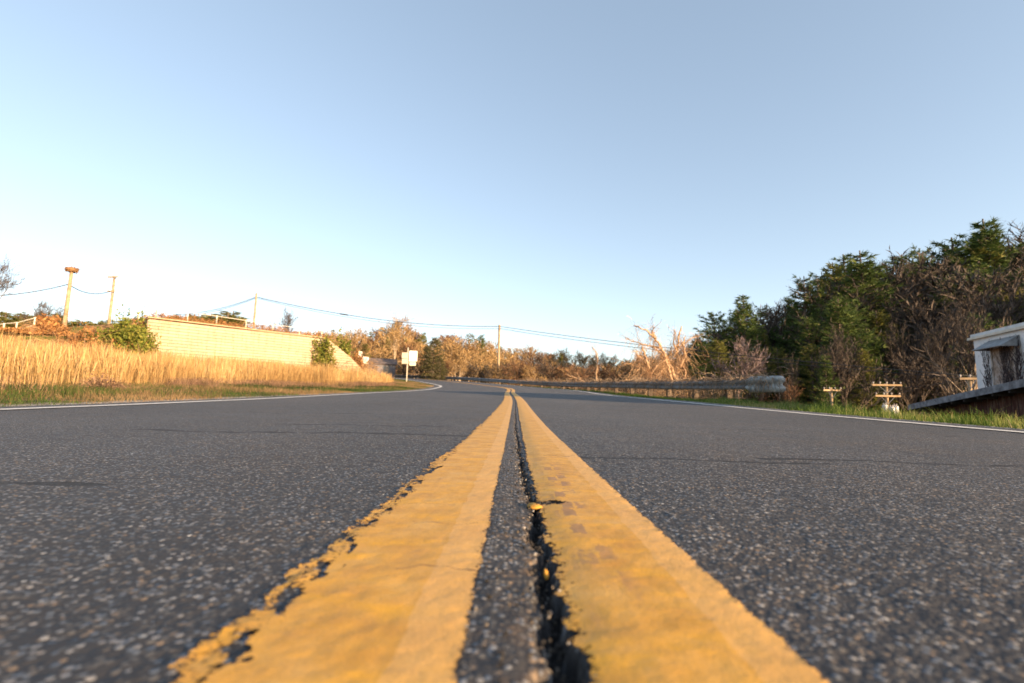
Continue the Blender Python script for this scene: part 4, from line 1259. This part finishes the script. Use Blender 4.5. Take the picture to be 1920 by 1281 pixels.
flat2(674, 684, 671.8, 674.4, M_WIRE, 'bracket', .02)

# small grey house half hidden
Yh = 58.0
hc = at(716, 690, Yh); gh = tz(hc.x, hc.y)
hz = (hc.z - gh)
hs = thing('grey_house', 'small grey house half hidden in brush behind the double sign', 'house', (hc.x, hc.y, gh), R(20))
M_GREY = mat_noise('grey_siding', (.10, .10, .115), (.17, .17, .19), 2, .8)
M_ROOFD = mat_noise('dark_shingle', (.07, .06, .06), (.13, .11, .11), 3, .9)
M_GLASS = NT('dark_window_glass').base((.03, .035, .045), .1, 0, .5)
topz = (at(716, 681, Yh)).z - gh
b = MB(); b.box((0, 1.2, topz / 2 - .2), (3.2, 2.4, topz + .4)); b.build('wall', M_GREY, hs)
b = MB()
b.add([(-1.8, -.25, topz - .1), (1.8, -.25, topz - .1), (1.8, 1.2, topz + .65), (-1.8, 1.2, topz + .65), (1.8, 2.65, topz - .1), (-1.8, 2.65, topz - .1)], [(0, 1, 2, 3), (3, 2, 4, 5)])
ro = b.build('roof', M_ROOFD, hs); md = ro.modifiers.new('t', 'SOLIDIFY'); md.thickness = .1
for xx in (-.9, .5):
    b = MB(); b.box((xx, -.012, topz - .75), (.7, .03, .8)); wdw = b.build('window', M_GLASS, hs)
    f = MB()
    for sx in (-.38, .38): f.box((xx + sx, -.02, topz - .75), (.06, .05, .92))
    for sz in (-.43, .43): f.box((xx, -.02, topz - .75 + sz), (.70, .05, .06))
    f.build('frame', M_GREY, wdw)

# ------------------------------------------------------------------ white building (right)
t = NT('peeling_white_paint')
o = t.obj(); n = t.noise(o, 1.2, 6, .65); n2 = t.noise(o, 5, 6, .75)
c = t.ramp(n, [(0.3, (.42, .50, .58)), (0.5, (.66, .68, .70)), (0.7, (.74, .70, .72))])
c = t.mix(t.math('MULTIPLY', t.math('SUBTRACT', n2, .60), 7, clamp=True), c, (.22, .20, .17))
t.base(c, .8); t.bump(n2, .3, .01)
M_WPAINT = t.m
dvec = Vector((.354, 1, 0)).normalized()       # along the wall, away from the camera
far = at(1825.5, 640, 22.0)
wb = thing('white_building', 'peeling white flat-roofed building rising behind the barn roof', 'building', (far.x, far.y, 0), math.atan2(dvec.y, dvec.x) - PI)
# local x: toward the camera end; local y: away from the visible face (to the right)
ztop = far.z + .05
LB = 6.2
zb = -5.5
b = MB(); b.box((LB / 2, 3.0, (ztop + zb) / 2), (LB, 6.0, ztop - zb))
b.build('wall', M_WPAINT, wb)
def face_pt(px, py):
    d_ = ray(px, py); o_ = Vector((0, 0, CAM_H)); nrm_ = Vector((-dvec.y, dvec.x, 0))
    k = (far - o_).dot(nrm_) / d_.dot(nrm_)
    w = o_ + d_ * k
    return Vector(((far - w).dot(dvec), 0, w.z))
t_ = face_pt(1860, 616)
mw = wb.matrix_world
b = MB()
b.box((LB / 2 - .02, 2.98, ztop + .05), (LB + .36, 6.26, .10)); b.build('eave_board', mat_noise('pale_eave', (.50, .46, .38), (.62, .58, .50), 3, .7), wb)
b = MB(); b.box((LB / 2 + .03, 2.98, ztop + .17), (LB + .16, 6.14, .138)); b.build('roof', mat_noise('light_metal_roof', (.42, .44, .46), (.60, .62, .64), 2, .45, .2), wb)
# doorway, boarded, with awning
a = face_pt(1863, 655); c_ = face_pt(1910, 720)
b = MB(); nb = 5; wdt = (c_.x - a.x)
for i in range(nb):
    b.box((a.x + wdt * (i + .5) / nb, -.03, (a.z + c_.z) / 2 - .3), (wdt / nb - .012, .05, a.z - c_.z + .6), rnd=i / nb)
bd = b.build('boarded_door', mat_noise('rotten_boards', (.17, .12, .09), (.30, .24, .20), 6, .9, bump=.5, c3=(.42, .40, .40)), wb)
M_FR = mat_noise('frame_grey', (.22, .18, .15), (.4, .36, .33), 4, .9)
for xx in (a.x - .05, c_.x + .05):
    b = MB(); b.box((xx, -.04, (a.z + c_.z) / 2 - .3), (.09, .09, a.z - c_.z + .7)); b.build('door_jamb', M_FR, bd)
a1 = face_pt(1862, 641); a2 = face_pt(1908, 626); a3 = face_pt(1908, 647)
x0, x1 = a1.x - .25, a2.x + .1; zt = (face_pt(1890, 633)).z; zbm = zt - .42; pr = -.62
b = MB()
b.add([(x0, -.003, zt), (x1, -.003, zt), (x1, pr, zbm), (x0, pr, zbm), (x1, -.003, zbm), (x0, -.003, zbm)],
      [(0, 1, 2, 3), (1, 4, 2), (0, 3, 5)])
aw = b.build('awning', mat_noise('grey_metal_awning', (.16, .17, .18), (.28, .29, .30), 5, .6, .2, bump=.2), wb)
md = aw.modifiers.new('t', 'SOLIDIFY'); md.thickness = .03
b = MB(); rd = random.Random(12)
for i in range(190):
    cx_ = rd.choice((a.x - .38, a.x + wdt * .55, a.x + wdt * .75, c_.x + .3)) + rd.gauss(0, .12)
    p = Vector((cx_, -.08 - rd.random() * .05, rd.uniform(c_.z - .5, a.z - .25)))
    dv = Vector((rd.gauss(0, .4), 0, 1)); pts = [p]
    for j in range(6):
        dv = (dv.normalized() + Vector((rd.gauss(0, .35), rd.gauss(0, .03), .1))).normalized(); pts.append(pts[-1] + dv * rd.uniform(.08, .16))
    for q in pts: q.y = min(q.y, -.07)
    b.tube(pts, rd.uniform(.005, .013), 3, rd.random(), cap=False)
vn = b.build('dead_climber', mat_rnd('dark_climber', [(0, (.03, .025, .03)), (1, (.10, .08, .08))], .9))
vn.matrix_world = Matrix.Translation(wb.location) @ Euler(wb.rotation_euler).to_matrix().to_4x4()
tag(vn, 'dark leafless climber round the boarded door of the white building', 'vine')

# ------------------------------------------------------------------ red-brown barn (right edge)
t = NT('dark_red_boards')
o = t.obj(); x, y, z = t.sep(o)
fr = t.math('FRACT', t.math('DIVIDE', x, .24))
gap = t.math('LESS_THAN', fr, .07)
n = t.noise(t.comb(t.math('MULTIPLY', x, 7), y, t.math('MULTIPLY', z, 1.5)), 2.0, 6, .7)
c = t.ramp(n, [(0.35, (.045, .015, .012)), (0.52, (.085, .035, .025)), (0.66, (.17, .12, .09)), (0.8, (.26, .21, .17))])
c = t.mix(gap, c, (.01, .008, .008))
t.base(c, .9); t.bump(t.math('SUBTRACT', n, t.math('MULTIPLY', gap, 2)), .6, .02)
M_BARN = t.m
# local x runs from the far end toward the camera, local y away from the road
Pn = at(1920, 723, 10.0)
k0 = 5.26
L0 = Vector((Pn.x + .354 * k0, Pn.y + k0, at(1700, 767, Pn.y + k0).z))
brn = thing('barn', 'old dark red board barn with sloping grey-edged roof cut by the right edge', 'barn', (L0.x, L0.y, 0), math.atan2(-dvec.y, -dvec.x))
LN = k0 * 1.0608
slope = (Pn.z - L0.z) / LN
LW = LN + 3.0; DP = 4.6
SET = .38
def lz(x_): return L0.z + slope * x_
zb = -5.5
def bface(px, py):
    d_ = ray(px, py); o_ = Vector((0, 0, CAM_H)); nrm_ = Vector((dvec.y, -dvec.x, 0))
    k = (L0 + nrm_ * SET - o_).dot(nrm_) / d_.dot(nrm_)
    w = o_ + d_ * k
    return (L0 - w).dot(dvec), w.z
op0 = bface(1745, 780)[0]; op1 = bface(1884, 780)[0]; opz = bface(1850, 777)[1]
def prism(xa, xb, za, zb_, zc, y0, y1):
    b.add([(xa, y0, za), (xb, y0, za), (xb, y0, zc), (xa, y0, zb_), (xa, y1, za), (xb, y1, za), (xb, y1, zc), (xa, y1, zb_)],
          [(0, 1, 2, 3), (7, 6, 5, 4), (0, 4, 5, 1), (1, 5, 6, 2), (2, 6, 7, 3), (3, 7, 4, 0)])
b = MB()
prism(op0, op1, opz, max(lz(op0), opz + .01), lz(op1), SET, SET + .1)
prism(op1 + .002, LW - .3, zb, lz(op1), lz(LW - .3), SET, SET + .1)
prism(op0 - .5, op0 - .002, zb, lz(op0 - .5), lz(op0), SET, SET + .1)
b.build('front_wall', M_BARN, brn)
b = MB(); prism(LW - .4, LW - .3, zb, lz(LW - .4), lz(LW - .3), SET + .102, DP); b.build('side_wall', M_BARN, brn)
b = MB(); prism(op0 - .5, op0 - .4, zb, lz(op0 - .5), lz(op0 - .4), SET + .102, DP); b.build('side_wall', M_BARN, brn)
b = MB(); prism(op0 - .5, LW - .3, zb, lz(op0 - .5), lz(LW - .3), DP + .002, DP + .1); b.build('rear_wall', M_BARN, brn)
b = MB(); th = .05; xa, xb = 0, LW
b.add([(xa, 0, lz(xa) + .07), (xb, 0, lz(xb) + .07), (xb, DP + .3, lz(xb) + .07), (xa, DP + .3, lz(xa) + .07), (xa, 0, lz(xa) + th + .07), (xb, 0, lz(xb) + th + .07), (xb, DP + .3, lz(xb) + th + .07), (xa, DP + .3, lz(xa) + th + .07)],
      [(3, 2, 1, 0), (4, 5, 6, 7), (0, 1, 5, 4), (1, 2, 6, 5), (2, 3, 7, 6), (3, 0, 4, 7)])
b.build('roof', mat_noise('grey_shingles', (.10, .10, .11), (.22, .22, .24), 5, .9, bump=.5), brn)
b = MB()
b.add([(xa, -.03, lz(xa) - .03), (xb, -.03, lz(xb) - .03), (xb, -.03, lz(xb) + .13), (xa, -.03, lz(xa) + .13), (xa, -.002, lz(xa) - .03), (xb, -.002, lz(xb) - .03), (xb, -.002, lz(xb) + .13), (xa, -.002, lz(xa) + .13)],
      [(0, 1, 2, 3), (7, 6, 5, 4), (0, 4, 5, 1), (2, 6, 7, 3), (1, 5, 6, 2), (0, 3, 7, 4)])
b.build('fascia', mat_noise('weathered_fascia', (.10, .10, .11), (.26, .26, .28), 6, .9, bump=.4), brn)
xc = .1; M_RAF = mat_noise('dark_rafter', (.03, .025, .022), (.06, .05, .045), 4, .9)
while xc < LW:
    b = MB(); b.box((xc, (SET - .01) / 2, lz(xc) - .03), (.06, SET - .02, .12)); b.build('rafter', M_RAF, brn); xc += .62

# ------------------------------------------------------------------ unseen shed added outside the frame to cast the shadow band across the road
shd_ = thing('shadow_shed', 'unseen gabled shed added right of the road to cast its shadow band', 'shed', (17.17, 2.39, 0), math.atan2(.78, .62))
zt0 = .30
zb = -5
b = MB(); hw = 3.9; he = 3.2; hr = 4.8
b.add([(-hw, -2.2, zb), (hw, -2.2, zb), (hw, -2.2, he + zt0), (0, -2.2, hr + zt0), (-hw, -2.2, he + zt0), (-hw, 0, zb), (hw, 0, zb), (hw, 0, he + zt0), (0, 0, hr + zt0), (-hw, 0, he + zt0)],
      [(0, 1, 2, 3, 4), (9, 8, 7, 6, 5), (0, 5, 6, 1), (1, 6, 7, 2), (4, 9, 5, 0)])
b.build('wall', M_BARN, shd_)
b = MB()
b.add([(-hw - .3, -2.5, he + zt0 - .07), (0, -2.5, hr + zt0 + .01), (0, .3, hr + zt0 + .01), (-hw - .3, .3, he + zt0 - .07), (hw + .3, -2.5, he + zt0 - .07), (hw + .3, .3, he + zt0 - .07)], [(0, 1, 2, 3), (1, 4, 5, 2)])
r_ = b.build('roof', M_ROOFD, shd_); md = r_.modifiers.new('t', 'SOLIDIFY'); md.thickness = .1; md.offset = 1

# ------------------------------------------------------------------ bits in the crack
M_CHIP = mat_noise('paint_chip', (.34, .17, .025), (.52, .28, .05), 120, .85, bump=.3, bscale=200, bdist=.001)
def chip(label, x_, y_, z_, a, b_, h, rz=0, rx=0):
    rd = random.Random(int(a * 1e5)); m = MB(); n = 11; vs = []
    for lay, (sc_, zz) in enumerate(((.8, -h), (1, 0), (.75, h * .7))):
        for k in range(n):
            w = 2 * PI * k / n; j = 1 + .12 * math.sin(3 * w + a * 900)
            vs.append((a * sc_ * j * math.cos(w), b_ * sc_ * j * math.sin(w), zz))
    fs = [tuple(range(n - 1, -1, -1)), tuple(2 * n + k for k in range(n))]
    for l in range(2):
        for k in range(n): fs.append((l * n + k, l * n + (k + 1) % n, (l + 1) * n + (k + 1) % n, (l + 1) * n + k))
    m.add(vs, fs); o_ = m.build('paint_chip', M_CHIP, None, True)
    o_.location = (x_, y_, z_); o_.rotation_euler = (rx, 0, rz)
    tag(o_, label, 'paint chip')
chip('yellow-painted asphalt lump bridging the crack between the lines', .031, .715, -.0005, .0105, .016, .0028, .2)
chip('small bright yellow chip standing in the crack nearer the camera', .0315, .452, -.004, .0022, .005, .002, .3, R(60))

# loose grit in and beside the crack
rd = random.Random(404); b = MB()
for i in range(1500):
    s0 = .18 * (30 ** (rd.random() ** 1.15))
    cc = float(crack_c(np.array([s0]))[0]); incr = rd.random() < .6
    d0 = cc + (rd.gauss(0, .006) if incr else rd.gauss(-.012, .022))
    f = float(crack_field(np.array([s0]), np.array([d0]))[0])
    if d0 > cc + .008 and not f > 0: continue
    r0 = (rd.uniform(.0008, .0022) if not incr else rd.uniform(.0008, .0026))
    z0 = float(zr(s0)) - (.0155 if f > .001 else (.003 if f > -.002 else -.0006)) + r0 * .4
    q = [Vector((rd.uniform(.7, 1.2), 0, 0)), Vector((0, rd.uniform(.7, 1.2), 0)), Vector((-rd.uniform(.7, 1.2), 0, 0)), Vector((0, -rd.uniform(.7, 1.2), 0)), Vector((0, 0, .8)), Vector((0, 0, -.6))]
    m = Euler((rd.uniform(0, 6), rd.uniform(0, 6), rd.uniform(0, 6))).to_matrix()
    b.add([m @ v * r0 + Vector((d0, s0, z0)) for v in q], [(0, 1, 4), (1, 2, 4), (2, 3, 4), (3, 0, 4), (1, 0, 5), (2, 1, 5), (3, 2, 5), (0, 3, 5)], rd.random())
tag(b.build('loose_grit', mat_rnd('grit', [(0, (.015, .014, .014)), (.6, (.04, .036, .033)), (.9, (.10, .08, .06)), (1, (.28, .26, .24))], .9)), 'loose dark grit and crumbs lying in the crack between the yellow lines', 'grit', None, 'stuff')
